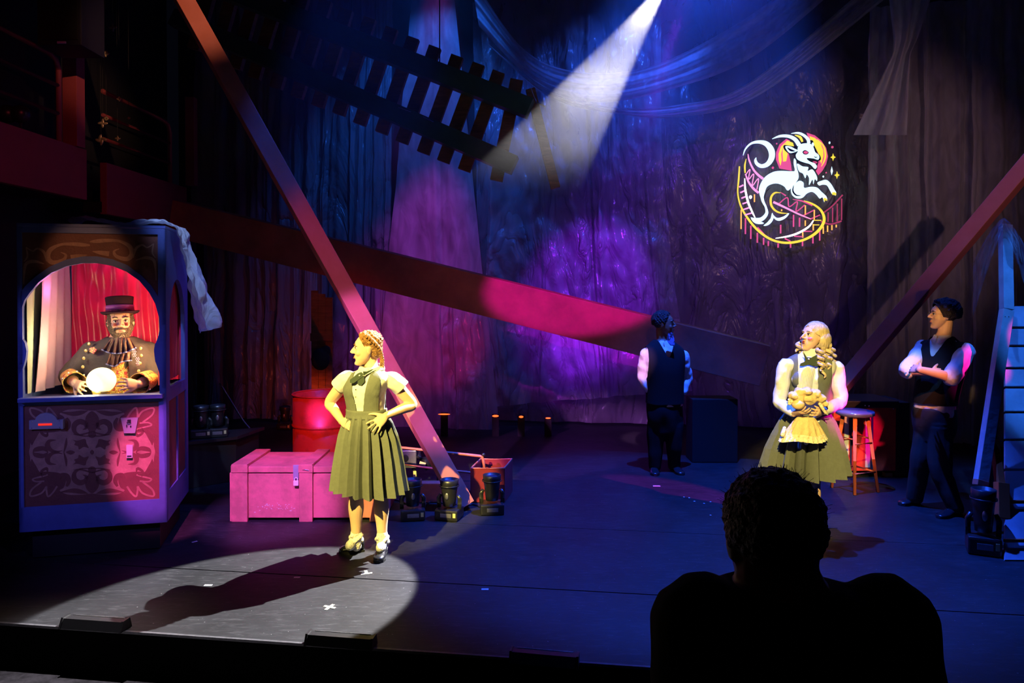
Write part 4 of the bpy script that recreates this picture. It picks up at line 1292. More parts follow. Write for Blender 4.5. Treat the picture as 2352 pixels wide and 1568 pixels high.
# socks and shoes
M['frill'] = mat('white_frilled_cotton', (.75, .72, .66), .9, bump=.8, bscale=90)
for an, top in ((anL, g(817, 1214)), (anR, g(879, 1222))):
    bm = BM()
    for k in range(42):
        a = k * 2.4; z = an.z - .035 + .05 * ((k % 7) / 7)
        ball(bm, Vector((an.x + cos(a) * .042, an.y + sin(a) * .042, z)), (.014, .014, .012), seg=8)
    chain(bm, [Vector((an.x, an.y, an.z + .02)), Vector((an.x, an.y, .05))], [.042, .04]); ball(bm, an + (Vector((-.03, -.05, -.05)) if an is anL else Vector((0, -.05, -.05))), (.036, .066, .036))
    obj('frilled_sock', remesh(bm, .005, 1), M['frill'], root, True)
shoe(root, Vector((anL.x + .045, anL.y + .05, 0)), gnd(779, 1270) + Vector((0.0, 0, 0)), M['shoe'], 1.0, h=.085)
shoe(root, Vector((anR.x, anR.y + .06, 0)), Vector((anR.x + .0, anR.y - .17, 0)), M['shoe'], 1.0, h=.085)

# ================================================================== 2. blonde girl holding the doll
D2 = 5.72
g = lambda px, py, dy=0.0: at(px, py, D2 + dy)
root = thing('person', 'person with blond ringlets and grey-green pinafore, cradling a doll at the right', 'person', (g(1850, 1200).x, D2, 0))
YW = -18
secs = [(g(1848, 1060), .10, .10, YW), (g(1850, 1010), .16, .13, YW), (g(1852, 975), .165, .135, YW), (g(1856, 945), .14, .11, YW), (g(1857, 925), .13, .102, YW), (g(1858, 895), .138, .11, YW), (g(1860, 870), .15, .12, YW),
        (g(1862, 840), .172, .1, YW), (g(1864, 824), .155, .085, YW), (g(1864, 812), .09, .065, YW), (g(1864, 803), .05, .05, YW)]
shL, shR = g(1803, 838), g(1922, 845)
elL, wrL = g(1791, 922, -.02), g(1822, 950, -.2)
elR, wrR = g(1930, 922, -.02), g(1892, 944, -.2)
H = head_matrix(g(1868, 775, 0), -70, 12, 0, 1.0)
hipL, hipR = g(1828, 1020), g(1870, 1020)
knL, anL = g(1822, 1110), Vector((g(1822, 1110).x, D2 + .02, .09))
knR, anR = g(1868, 1110), Vector((g(1868, 1110).x, D2, .09))
bm = BM(); torso(bm, secs)
for sx in (-1, 1): ball(bm, g(1857 + sx * 20, 872, -.09), (.055, .045, .055))
chain(bm, [shL, shL.lerp(elL, .5), elL, elL.lerp(wrL, .4), wrL], [.048, .042, .038, .035, .026])
chain(bm, [shR, shR.lerp(elR, .5), elR, elR.lerp(wrR, .4), wrR], [.05, .046, .04, .036, .026])
chain(bm, [g(1866, 785, .03), g(1864, 800, .03), g(1864, 815, .02)], [.05, .048, .06])
head_shape(bm, H, 1.0, 1.0, .95)
hand(bm, wrL, (g(1852, 944, -.31) - wrL), (-.15, -.6, -.8), 1, 1.0, (14, 16, 20, 24), 5, 20, 45)
hand(bm, wrR, (g(1862, 948, -.31) - wrR), (.1, -.9, -.35), -1, 1.0, (16, 18, 22, 26), 5, 20, 45)
for h_, k_, a_ in ((hipL, knL, anL), (hipR, knR, anR)):
    chain(bm, leg_pts(h_, k_, a_), LEGR); ball(bm, a_ + Vector((0, -.05, -.05)), (.03, .06, .03))
bm = remesh(bm, .0052, 2); head_sculpt(bm, H)
obj('body', bm, M['skin_girl'], root, True)
face_parts(H, root, M['lip_dark'], M['hair_blond'], 0)
M['blush'] = mat('rosy_rouge', (.85, .2, .2), .6)
bm = BM()
for sx in (-1, 1): ball(bm, (sx * .043, -.066, -.022), (.019, .0155, .015), H, 14)
obj('rouge', bm, M['blush'], root, True)
# hair: side-swept cap and bunches of ringlets
bm = BM()
ball(bm, (0, .022, .042), (.088, .102, .092), H, 24)
ball(bm, (.045, .045, -.01), (.06, .075, .08), H, 20); ball(bm, (-.03, .05, -.01), (.06, .07, .07), H, 20)
bm = remesh(bm, .006, 3)
Hi = H.inverted()
def hp2(c):
    q = Hi @ c
    return (q.y < -.035 and q.z < .085 - abs(q.x) * .9) or (q.z < .02 and q.y < -.008) or q.z < -.07
Hi2 = H.inverted(); cut(bm, lambda c: hp2(c)); wrinkle(bm, .004, 40, 5, .3)
obj('hair', bm, M['hair_blond'], root, True)
bm = BM()
rl = [((1890, 800, -.06), (1893, 868, -.17)), ((1902, 798, -.04), (1905, 848, -.14)), ((1882, 802, -.10), (1888, 852, -.18)), ((1910, 800, .04), (1914, 842, .0)), ((1896, 800, .03), (1900, 838, .0))]
for i, (a, b) in enumerate(rl):
    ringlet(bm, g(*a), g(*b), .024, 3.2, .0145, phase=i * 1.3)
ringlet(bm, g(1838, 785, .03), g(1830, 808, .03), .018, 1.6, .015, 40)
ringlet(bm, g(1842, 788, .05), g(1840, 812, .05), .018, 1.6, .015, 40)
for i in range(12):
    ball(bm, g(1895 + 10 * cos(i * 2.1), 800 + 9 * sin(i * 1.7), -.02 + .04 * sin(i)), .022, seg=8)
obj('ringlets', bm, M['hair_blond'], root, True)
# blouse with long sleeves
bm = BM(); torso(bm, secs, .008, only=(g(0, 965).z, 9))
for sx in (-1, 1): ball(bm, g(1857 + sx * 20, 872, -.094), (.058, .048, .058))
chain(bm, [shL + Vector((.03, 0, -.01)), shL, shL.lerp(elL, .5), elL, elL.lerp(wrL, .5), wrL.lerp(elL, .06)], [.052, .054, .056, .050, .044, .033])
chain(bm, [shR + Vector((-.03, 0, -.01)), shR, shR.lerp(elR, .5), elR, elR.lerp(wrR, .5), wrR.lerp(elR, .06)], [.052, .054, .056, .050, .044, .033])
bm = remesh(bm, .006, 2)
cut(bm, lambda c: c.z < g(0, 958).z and abs(c.x - g(1857, 900).x) < .15 and c.y > D2 - .12)
wrinkle(bm, .008, 16, 3)
obj('blouse', bm, M['white_cloth'], root, True)
bm = BM()
c0 = g(1864, 806)
lathe(bm, [(.056, -.02), (.06, .0), (.058, .02), (.052, .024), (.05, .0)], c0 + Vector((0, .0, 0)), 24); obj('collar', bm, M['white_cloth'], root, True)
bm = BM(); torso(bm, secs, .018, only=(g(0, 972).z, 9))
for sx in (-1, 1): ball(bm, g(1857 + sx * 20, 872, -.098), (.06, .052, .06))
bm = remesh(bm, .0055, 3)
ctr = g(1858, 900); zb_, zt_ = g(0, 946).z, g(0, 814).z
def pin2(c):
    u = (c - ctr).dot(Vector((cos(R(YW)), sin(R(YW)), 0))); f = (c - ctr).dot(Vector((sin(R(YW)), -cos(R(YW)), 0)))
    h = (c.z - zb_) / (zt_ - zb_)
    if c.z < g(0, 955).z or h > 1.03: return True
    if f > 0 and h > 0 and -.085 < u + .0 < .055: return True
    if abs(u) > .158 and h > .3: return True
    return False
cut(bm, pin2); obj('pinafore_bodice', bm, M['olive'], root, True)
# pleated shirt front
q5 = lambda x, y: (1700 + x / 3.2675, 700 + y / 3.2675)
bm = BM()
def tucks(u, v):
    x = (455 - 32 * v) + (575 - 455 - 6 * v) * u; y = 400 + 235 * v
    px_, py_ = q5(x, y)
    return at(px_, py_, D2 - .098 - .056 * sin(PI * min(1, v * 1.15) * .62) + .05 * (u - .5) ** 2 * 2 - .0022 * abs(sin(u * PI * 10)))
grid(bm, tucks, 120, 14)
obj('shirt_tucks', bm, M['white_cloth'], root, True)
bm = BM(); torso(bm, secs, .023, only=(g(0, 962).z, g(0, 938).z)); obj('waistband', bm, M['olive'], root, True)
bm = BM()
pleated(bm, [(g(1856, 946), .155, .128, .25), (g(1855, 965), .185, .155, .6), (g(1852, 1000), .225, .19, .8), (g(1849, 1035), .255, .21, .95), (g(1846, 1085), .285, .235, 1.1)], 16, .45, YW, 1.0)
obj('pleated_skirt', bm, M['olive'], root, False)
bm = BM(); q6 = lambda pts: [(1760 + x / 5.6, 720 + y / 5.6) for x, y in pts]
Dt = D2 - .13
plate(bm, [q6([(475, 490), (520, 560), (580, 565), (655, 525), (655, 600), (620, 680), (500, 650), (430, 680), (500, 605)])], lambda u, v, t: at(u, v, Dt - t), 0, .014)
plate(bm, [q6([(440, 640), (545, 600), (660, 620), (690, 660), (650, 680), (560, 655), (470, 678), (430, 672)])], lambda u, v, t: at(u, v, Dt - t), .012, .02)
tie_ = obj('bow_tie', bm, M['tie_cloth'], root)
bm = BM(); ball(bm, at(1760 + 546 / 5.6, 720 + 585 / 5.6, Dt - .02), .007, seg=10); obj('pearl_pin', bm, M['pearl'], tie_, True)
for an in (anL, anR):
    bm = BM(); chain(bm, [Vector((an.x, an.y, an.z + .04)), Vector((an.x, an.y, .05))], [.042, .04]); obj('sock', bm, M['frill'], root, True)
    shoe(root, Vector((an.x, an.y + .06, 0)), Vector((an.x - .02, an.y - .17, 0)), M['shoe'], 1.0, h=.085)

# the doll in her arms
M['dollcloth'] = mat('pale_orange_doll_dress', (.85, .62, .3), .85, var=.15, vscale=20, bump=.6, bscale=30)
M['dolltrim'] = mat('cream_ruffle', (.88, .76, .5), .9, bump=.6, bscale=60)
doll = thing('rag_doll', 'rag doll in a pale orange ruffled dress held in the blonde girl\'s arms', 'doll', g(1858, 955, -.27))
dg_ = lambda px, py, dy=0.0: at(px, py, D2 - .27 + dy)
bm = BM()
for (x, y, rx, rz, dy) in ((395, 680, 34, 30, 0), (440, 655, 34, 34, .0), (500, 650, 36, 30, -.02), (560, 665, 38, 34, 0), (600, 700, 36, 36, .0), (620, 735, 34, 26, .02), (520, 700, 55, 45, 0), (440, 700, 40, 40, 0)):
    u, v = q5(x, y); ball(bm, dg_(u, v, dy), (rx / 3.27 / 297, .05, rz / 3.27 / 297), seg=14)
bm = remesh(bm, .006, 2); wrinkle(bm, .012, 30, 9); obj('puffed_bodice', bm, M['dollcloth'], doll, True)
bm = BM(); u, v = q5(435, 748); ball(bm, dg_(u, v, -.03), (.048, .04, .036), seg=18); obj('head', bm, mat('doll_skin', (.85, .6, .28), .6), doll, True)
bm = BM()
for k in range(14):
    u, v = q5(375 + 22 * (k % 5), 700 + 14 * (k // 5)); ball(bm, dg_(u - 2, v + 4, .0), .013, seg=8)
obj('bonnet_edge', bm, M['dolltrim'], doll, True)
# skirt falls from the girl's hands
bm = BM()
def dsk(r0, r1, top, bot, n=15):
    loops = []
    for k in range(8):
        t = k / 7; c = top.lerp(bot, t); rr_ = r0 + (r1 - r0) * t ** .8
        loops.append([c + Vector((cos(a) * rr_ * (1 + .1 * t * sin(a * n)), sin(a) * rr_ * .55 * (1 + .1 * t * sin(a * n)), .012 * t * cos(a * 3))) for a in [2 * PI * j / 90 for j in range(90)]])
    rings(bm, loops, False)
dsk(.06, .152, dg_(*q5(490, 840), .02), dg_(*q5(475, 985), .02))
obj('doll_skirt', bm, M['dollcloth'], doll, True)
bm = BM()
c0, c1 = dg_(*q5(475, 965), .02), dg_(*q5(472, 1015), .02)
loops = []
for k in range(5):
    t = k / 4; c = c0.lerp(c1, t)
    loops.append([c + Vector((cos(a) * (.148 + .022 * t) * (1 + (.02 + .05 * t) * sin(a * 26)), sin(a) * (.085 + .012 * t) * (1 + .06 * t * sin(a * 26)), .012 * cos(a * 3) - .006 * sin(a * 2))) for a in [2 * PI * j / 156 for j in range(156)]])
rings(bm, loops, False); obj('hem_ruffle', bm, M['dolltrim'], doll, True)
for x, y in ((318, 975), (495, 1035)):
    bm = BM(); chain(bm, [dg_(*q5(x + 15, y - 50), .02), dg_(*q5(x, y), .0)], [.014, .017]); obj('leg', bm, M['dolltrim'], doll, True)
bm = BM(); chain(bm, [dg_(*q5(600, 745), -.02), dg_(*q5(628, 790), -.03), dg_(*q5(655, 822), -.02)], [.014, .011, .007]); obj('arm', bm, M['dolltrim'], doll, True)

# ================================================================== 3. man with folded arms (right)
D3 = 6.4
g = lambda px, py, dy=0.0: at(px, py, D3 + dy)
root = thing('person', 'person in a black vest and white shirt standing with folded arms at the right', 'person', (g(2150, 1150).x, D3, 0))
YW = -62
secs = [(g(2145, 1012), .12, .085, YW), (g(2145, 990), .16, .105, YW), (g(2145, 955), .165, .115, YW), (g(2148, 920), .155, .118, YW), (g(2155, 880), .16, .125, YW), (g(2163, 840), .178, .13, YW), (g(2167, 812), .19, .118, YW),
        (g(2168, 795), .16, .09, YW), (g(2167, 782), .10, .07, YW), (g(2165, 772), .06, .06, YW)]
axr = Vector((cos(R(YW)), sin(R(YW)), 0)); fw = Vector((sin(R(YW)), -cos(R(YW)), 0))
sc_ = g(2168, 803)
shR, shL = sc_ + axr * .185, sc_ - axr * .185
elL, wrL = g(2084, 850, .02), g(2138, 856, -.16)
elR, wrR = g(2186, 866, -.26), g(2112, 849, -.30)
H = head_matrix(g(2164, 725), -100, 3, 0, 1.02)
hipR, hipL = g(2160, 975, -.07), g(2130, 975, .06)
knL, anL = g(2113, 1070, .06), Vector((g(2118, 1100).x, D3 + .12, .09))
knR, anR = g(2160, 1085, -.12), Vector((g(2166, 1100).x, D3 - .18, .09))
def head_neck(bm, H, nb, r=.058):
    chain(bm, [H @ Vector((0, .03, -.05)), (H @ Vector((0, .035, -.1))).lerp(nb, .4), nb], [r, r * .96, r * 1.15])
bm = BM(); torso(bm, secs)
chain(bm, [shL, shL.lerp(elL, .5), elL, elL.lerp(wrL, .4), wrL], [.06, .054, .045, .042, .03])
chain(bm, [shR, shR.lerp(elR, .5), elR, elR.lerp(wrR, .4), wrR], [.06, .054, .045, .042, .03])
head_neck(bm, H, g(2165, 778)); head_shape(bm, H, 1.0, 1.0, 1.1)
hand(bm, wrR, g(2080, 842, -.12) - wrR, (-.3, -1, .3), 1, 1.05, (14, 16, 18, 20), 4, 15, 40)
hand(bm, wrL, g(2190, 856, -.12) - wrL, (.2, -1, .1), -1, 1.05, (14, 16, 18, 20), 4, 15, 40)
for h_, k_, a_ in ((hipL, knL, anL), (hipR, knR, anR)): chain(bm, leg_pts(h_, k_, a_), [.09, .08, .06, .058, .045, .037])
bm = remesh(bm, .0055, 2); head_sculpt(bm, H); obj('body', bm, M['skin_man'], root, True)
face_parts(H, root, M['lip'], M['hair_black'])
def curl_cap(H, name, m, par, n=150, r=.014, low=-.05, rx=.085, ry=.103, rz=.095, face=-.05, seed=1):
    bm = BM(); ball(bm, (0, .02, .04), (rx * .97, ry * .95, rz * .93), H, 20)
    for i in range(n):
        u = 1 - 1.45 * i / n; a = i * 2.39996; s = math.sqrt(max(0, 1 - u * u))
        p = Vector((rx * s * cos(a), .02 + ry * s * sin(a), .04 + rz * u))
        if p.y < face + max(0, .09 - p.z) * .5 or p.z < low: continue
        k = random.Random(i + seed).uniform(.75, 1.25)
        ball(bm, p, (r * k, r * k, r * k * .9), H, 8)
    bm = remesh(bm, .0055, 1); Hi = H.inverted()
    def pr(c):
        q_ = Hi @ c
        return q_.y < face - .015 + max(0, .085 - q_.z) * .5 or q_.z < low - .01 or (q_.z < -.01 and q_.y < .03)
    cut(bm, pr); wrinkle(bm, .003, 60, seed)
    return obj(name, bm, m, par, True)
curl_cap(H, 'curly_hair', M['hair_black'], root, 190, .019, -.06, .096, .118, .102)
def shirt_and_vest(secs, shL, elL, wrL, shR, elR, wrR, yw, zlow, ztail, up, roll=(None, None), shirtm=None, vestm=None, vneck=.17):
    ax = Vector((cos(R(yw)), sin(R(yw)), 0)); f = Vector((sin(R(yw)), -cos(R(yw)), 0))
    top = max(s_[0].z for s_ in secs); cx = secs[5][0]
    bm = BM(); torso(bm, secs, .010, only=(ztail - .03, 9))
    for sh, el, wr, rl in ((shL, elL, wrL, roll[0]), (shR, elR, wrR, roll[1])):
        t = rl if rl is not None else .9
        end = el.lerp(wr, t)
        if t < .3: chain(bm, [sh, sh.lerp(el, .5), el, end], [.074, .072, .070, .058])
        else: chain(bm, [sh, sh.lerp(el, .5), el, el.lerp(wr, t * .5), end], [.072, .070, .066, .054, .042])
    bm = remesh(bm, .006, 2)
    cut(bm, lambda c: c.z < ztail or (c.z > top - .012 and (c - secs[-1][0]).length < .1))
    wrinkle(bm, .012, 15, 2)
    obj('shirt', bm, shirtm or M['white_cloth'], root, True)
    bm = BM(); torso(bm, secs, .024, only=(zlow - .03, 9))
    for s_, sg in ((shL, -1), (shR, 1)): ball(bm, s_ - ax * sg * .03, .078)
    bm = remesh(bm, .006, 3)
    def pr(c):
        u = (c - cx).dot(ax); d = (c - cx).dot(f)
        if c.z < zlow: return True
        hh = (top - c.z)
        if d > 0 and hh < vneck and abs(u) < .012 + (vneck - hh) * .45: return True
        if hh < .0: return True
        return abs(u) > .195
    cut(bm, pr); obj('vest', bm, vestm or M['blackcloth'], root, True)
def shirt_collar(c0, yw, m=None, r=.062):
    bm = BM()
    for s_ in (-1, 1):
        loops = []
        for t in [k / 8 for k in range(9)]:
            a = R(-90 + yw + s_ * (6 + 160 * t))
            dr = Vector((cos(a), sin(a), 0))
            up = c0 + dr * r + Vector((0, 0, .03 + .012 * t)); lo = c0 + dr * (r + .022) + Vector((0, 0, -.022 + .03 * t - (.012 if t < .2 else 0)))
            loops.append([up, lo, lo - dr * .006, up - dr * .006])
        rings(bm, loops)
    obj('collar', bm, m or M['white_cloth'], root, True)
shirt_and_vest(secs, shL, elL, wrL, shR, elR, wrR, YW, g(0, 926).z, g(0, 951).z, None, (.12, .12))
shirt_collar(g(2164, 778, -.01), YW)
def trousers(hips, legs, m, fl=.012, r=(.105, .095, .082, .078, .072, .066)):
    bm = BM(); torso(bm, hips, .012)
    for h_, k_, a_ in legs: chain(bm, leg_pts(h_, k_, a_ + Vector((0, 0, -.03))), list(r))
    bm = remesh(bm, .008, 3); wrinkle(bm, .014, 9, 4, .6); cut(bm, lambda c: c.z < .03 + min(l[2].z for l in legs) - .09)
    return obj('trousers', bm, m, root, True)
trousers([s_ for s_ in secs[:3]] + [(g(2147, 936), .155, .125, YW)], ((hipL, knL, anL), (hipR, knR, anR)), M['trousers'])
shoe(root, Vector((anL.x + .05, anL.y + .05, 0)), Vector((gnd(2062, 1158).x, anL.y - .03, 0)), M['shoe'], 1.1, h=.07)
shoe(root, Vector((anR.x + .05, anR.y + .04, 0)), Vector((anR.x - .2, anR.y - .1, 0)), M['shoe'], 1.1, h=.07)
# spectacles rim
bm = BM()
for sx in (-1, 1):
    tube(bm, [H @ Vector((sx * .031 + .019 * cos(a), -.094, .012 + .016 * sin(a))) for a in [2 * PI * k / 16 for k in range(17)]], .0016, 6)
    tube(bm, [H @ Vector((sx * .05, -.092, .016)), H @ Vector((sx * .078, -.02, .014)), H @ Vector((sx * .08, .012, .008))], .0014, 6)
tube(bm, [H @ Vector((-.012, -.095, .014)), H @ Vector((.012, -.095, .014))], .0014, 6)
obj('glasses', bm, M['gold'], root, True)

# ================================================================== 4. man in the middle, looking away
D4 = 7.7
g = lambda px, py, dy=0.0: at(px, py, D4 + dy)
root = thing('person', 'person in a black vest and tie, hand in pocket, looking away to the right', 'person', (g(1527, 1080).x, D4, 0))
YW = 6
secs = [(g(1527, 992), .14, .1, YW), (g(1527, 970), .17, .115, YW), (g(1527, 940), .175, .13, YW), (g(1527, 912), .172, .13, YW), (g(1527, 880), .172, .135, YW), (g(1526, 848), .186, .138, YW), (g(1525, 822), .208, .125, YW),
        (g(1524, 803), .19, .105, YW), (g(1523, 790), .13, .08, YW), (g(1522, 780), .07, .06, YW)]
shL, shR = g(1485, 815), g(1566, 818)
elL, wrL = g(1478, 864, .04), g(1495, 902, -.03)
elR, wrR = g(1577, 866, .06), g(1570, 900, .0)
H = head_matrix(g(1526, 745), 72, 2, 0, 1.1)
hipL, hipR = g(1508, 972), g(1546, 972)
knL, anL = g(1506, 1025), Vector((g(1504, 1025).x, D4, .09))
knR, anR = g(1548, 1025), Vector((g(1550, 1025).x, D4 + .03, .09))
bm = BM(); torso(bm, secs)
chain(bm, [shL, shL.lerp(elL, .5), elL, elL.lerp(wrL, .4), wrL], [.06, .054, .045, .042, .03])
chain(bm, [shR, shR.lerp(elR, .5), elR, elR.lerp(wrR, .4), wrR], [.06, .054, .045, .042, .03])
head_neck(bm, H, g(1523, 790)); head_shape(bm, H, .9, 1.0, 1.0)
hand(bm, wrL, (.12, -.1, -1), (-1, -.3, 0), 1, 1.0, (20, 22, 24, 26), 3, 15, 30)
hand(bm, wrR, (-.1, -.1, -1), (1, -.3, 0), -1, 1.0, (20, 22, 24, 26), 3, 15, 30)
for h_, k_, a_ in ((hipL, knL, anL), (hipR, knR, anR)): chain(bm, leg_pts(h_, k_, a_), [.09, .08, .06, .058, .045, .037])
bm = remesh(bm, .006, 2); head_sculpt(bm, H); obj('body', bm, M['skin_dark'], root, True)
face_parts(H, root, M['lip_dark'], M['hair_black'])
curl_cap(H, 'short_hair', M['hair_black'], root, 200, .009, -.07, .082, .1, .092, seed=4)
shirt_and_vest(secs, shL, elL, wrL, shR, elR, wrR, YW, g(0, 925).z, g(0, 930).z, None, (.95, .95))
shirt_collar(g(1523, 788, -.01), YW)
trousers([s_ for s_ in secs[:4]], ((hipL, knL, anL), (hipR, knR, anR)), M['blackcloth'])
shoe(root, Vector((anL.x, anL.y + .06, 0)), Vector((anL.x - .03, anL.y - .19, 0)), M['shoe'], 1.1)
shoe(root, Vector((anR.x, anR.y + .06, 0)), Vector((anR.x + .04, anR.y - .19, 0)), M['shoe'], 1.1)
bm = BM()
tq = lambda pts: [(1420 + x / 3.823, 690 + y / 3.823) for x, y in pts]
plate(bm, [tq([(428, 320), (440, 285), (470, 280), (492, 330), (497, 400), (455, 395), (425, 350)])], lambda u, v, t: at(u, v, D4 - .165 - t), 0, .01)
M['striped_tie'] = mat('blue_striped_tie', (.25, .3, .6), .5, col2=(.03, .03, .08), vscale=25, ramp=(.45, .5))
obj('necktie', bm, M['striped_tie'], root)

# ================================================================== 5. fortune teller seated in the booth
D5 = 5.72
g = lambda px, py, dy=0.0: at(px, py, D5 + dy)
root = thing('person', 'bearded person in a top hat and dark military coat seated inside the booth', 'person', (g(276, 900).x, D5, 0.21))
YW = 25
secs = [(g(276, 1010), .15, .14, YW), (g(276, 975), .2, .18, YW), (g(276, 935), .2, .175, YW), (g(276, 895), .2, .172, YW), (g(276, 855), .21, .16, YW), (g(276, 822), .222, .145, YW), (g(276, 803), .222, .12, YW),
        (g(276, 791), .19, .098, YW), (g(276, 781), .12, .08, YW), (g(276, 773), .07, .07, YW)]
axr = Vector((cos(R(YW)), sin(R(YW)), 0)); fw = Vector((sin(R(YW)), -cos(R(YW)), 0))
shL, shR = g(213, 808, -.06), g(340, 808, .08)
elL, wrL = g(158, 862, -.16), g(172, 880, -.33)
elR, wrR = g(352, 866, -.02), g(318, 882, -.26)
Hc = g(277, 741, -.02)
H = head_matrix(Hc, 28, 2, -2, 1.13)
bm = BM(); torso(bm, secs)
chain(bm, [shL, shL.lerp(elL, .5), elL, elL.lerp(wrL, .4), wrL], [.065, .06, .05, .045, .032])
chain(bm, [shR, shR.lerp(elR, .5), elR, elR.lerp(wrR, .4), wrR], [.065, .06, .05, .045, .032])
head_neck(bm, H, g(276, 781), .072); head_shape(bm, H, .9, 1.03, 1.15)
hand(bm, wrL, g(196, 893, -.42) - wrL, (-.9, -.75, .5), 1, 1.0, (10, 12, 14, 14), 10, 10, 62)
hand(bm, wrR, g(283, 880, -.36) - wrR, (.45, -1, .45), -1, 1.05, (12, 14, 16, 18), 8, 20, 35)
# seated legs under the counter
hp_ = g(276, 1005)
for sg in (-1, 1):
    hh = hp_ + axr * sg * .1; kk = hh + fw * .34 + Vector((0, 0, .02)); kk.z = hh.z + .0
    chain(bm, [hh, hh.lerp(kk, .5), kk, Vector((kk.x, kk.y, .34)) - fw * .06], [.1, .09, .065, .045])
bm = remesh(bm, .0055, 2); head_sculpt(bm, H); obj('body', bm, M['skin_man'], root, True)
face_parts(H, root, M['lip'], M['hair_black'], -.6, brow_w=.0045)
bm = BM()
for sx in (-1, 1):
    for dx in (-.004, .006):
        beam(bm, H @ Vector((sx * (.033 + dx), -.0845, -.002)), H @ Vector((sx * (.034 + dx), -.0835, -.022)), .0022, .002)
obj('face_paint', bm, mat('dark_red_greasepaint', (.35, .03, .02), .5), root)
# beard and hair
bm = BM(); head_shape(bm, H @ Matrix.Translation((0, .001, .001)) @ Matrix.Scale(1.035, 4), .4, 1.03, 1.17); bm = remesh(bm, .0055, 2)
Hi = H.inverted()
def brd(c):
    q_ = Hi @ c
    if q_.z > -.02 and abs(q_.x) < .058: return True
    if q_.z > .05: return True
    if q_.y > .03: return True
    if q_.z > -.036 - .0 and abs(q_.x) < .045: return True
    if abs(q_.x) < .030 and -.066 < q_.z < -.044: return True
    if abs(q_.x) > .02 and q_.z > -.06 and abs(q_.x) < .048 and q_.z > -.036: return True
    return False
cut(bm, brd); wrinkle(bm, .006, 120, 2); obj('beard', bm, M['beard'], root, True)
bm = BM()
tube(bm, [H @ Vector(p) for p in ((-.034, -.080, -.052), (-.02, -.092, -.042), (0, -.098, -.039), (.02, -.092, -.042), (.034, -.080, -.052))], [.004, .007, .0065, .007, .004], 8)
obj('moustache', bm, M['beard'], root, True)
curl_cap(H, 'grey_hair', M['beard'], root, 160, .007, -.03, .080, .1, .088, seed=7)
# top hat
HH = H @ Matrix.Translation((0, .012, .062)) @ Matrix.Rotation(R(-4), 4, 'X')
M['hatfelt'] = mat('dark_plum_felt', (.025, .01, .022), .9, spec=.15)
hat = None
bm = BM()
def ell(prof, k=1.16): 
    loops = []
    for r, z in prof:
        L = []
        for i in range(40):
            a = 2 * PI * i / 40; L.append(HH @ Vector((r * cos(a), r * k * sin(a), z + (.016 * abs(cos(a)) ** 2 * (max(0, r - .09) / .04)))))
        loops.append(L)
    return loops
rings(bm, ell([(.083, -.004), (.112, -.006), (.119, -.001), (.119, .005), (.112, .006), (.086, .008), (.084, .02), (.083, .06), (.088, .108), (.087, .113), (.078, .116), (.01, .117)]))
hat = obj('top_hat', bm, M['hatfelt'], root, True)
bm = BM(); rings(bm, ell([(.0845, .022), (.087, .022), (.087, .056), (.0845, .056)]), cap=False); obj('purple_band', bm, mat('purple_satin', (.3, .1, .4), .4), hat, True)
bm = BM(); rings(bm, ell([(.085, .008), (.0885, .008), (.0885, .024), (.085, .024)]), cap=False); obj('patterned_band', bm, mat('maroon_brocade', (.3, .03, .1), .4, col2=(.03, .01, .03), vscale=30), hat, True)
# waistcoat, coat
M['brocade'] = mat('gold_red_brocade', (.7, .5, .12), .4, .3, col2=(.45, .05, .04), vscale=38, bump=.6, bscale=90, ramp=(.42, .5))
M['coat'] = mat('charcoal_military_coat', (.06, .052, .052), .85, bump=.2, bscale=60)
bm = BM(); torso(bm, secs, .012, only=(g(0, 1000).z, g(0, 786).z)); obj('waistcoat', remesh(bm, .007, 2), M['brocade'], root, True)
bm = BM(); torso(bm, secs, .03, only=(g(0, 1000).z, 9))
for sh, el, wr in ((shL, elL, wrL), (shR, elR, wrR)):
    chain(bm, [sh, sh.lerp(el, .5), el, el.lerp(wr, .45)], [.088, .08, .07, .06])
bm = remesh(bm, .007, 3); wrinkle(bm, .008, 14, 6)
cc = g(276, 800)
def coat(c):
    u = (c - cc).dot(axr); d = (c - cc).dot(fw); h = cc.z - c.z
    if d > 0 and -.07 < h and (-.03 - .22 * max(0, h) * 1.0 < u - .01 < .045 + .09 * max(0, h)): return True
    return (c - g(276, 772)).length < .085 or c.z < g(0, 985).z
cut(bm, coat); obj('coat', bm, M['coat'], root, True)
# lapels
for sg in (-1, 1):
    bm = BM()
    pts = [(.03, .045), (.085, .03), (.12, -.03), (.085, -.045), (.1, -.07), (.055, -.2), (.035, -.12)] if sg > 0 else [(.03, .045), (.085, .03), (.125, -.03), (.095, -.045), (.105, -.07), (.09, -.2), (.05, -.12)]
    plate(bm, [[(sg * a, b) for a, b in pts]], lambda u, v, t: cc + axr * u + Vector((0, 0, v)) + fw * (.16 + t + .0 - .1 * max(0, v) * 8 * .1 - (u * u) * 1.6 - max(0, v + .02) * .9), 0, .008)
    obj('lapel', bm, M['coat'], root)
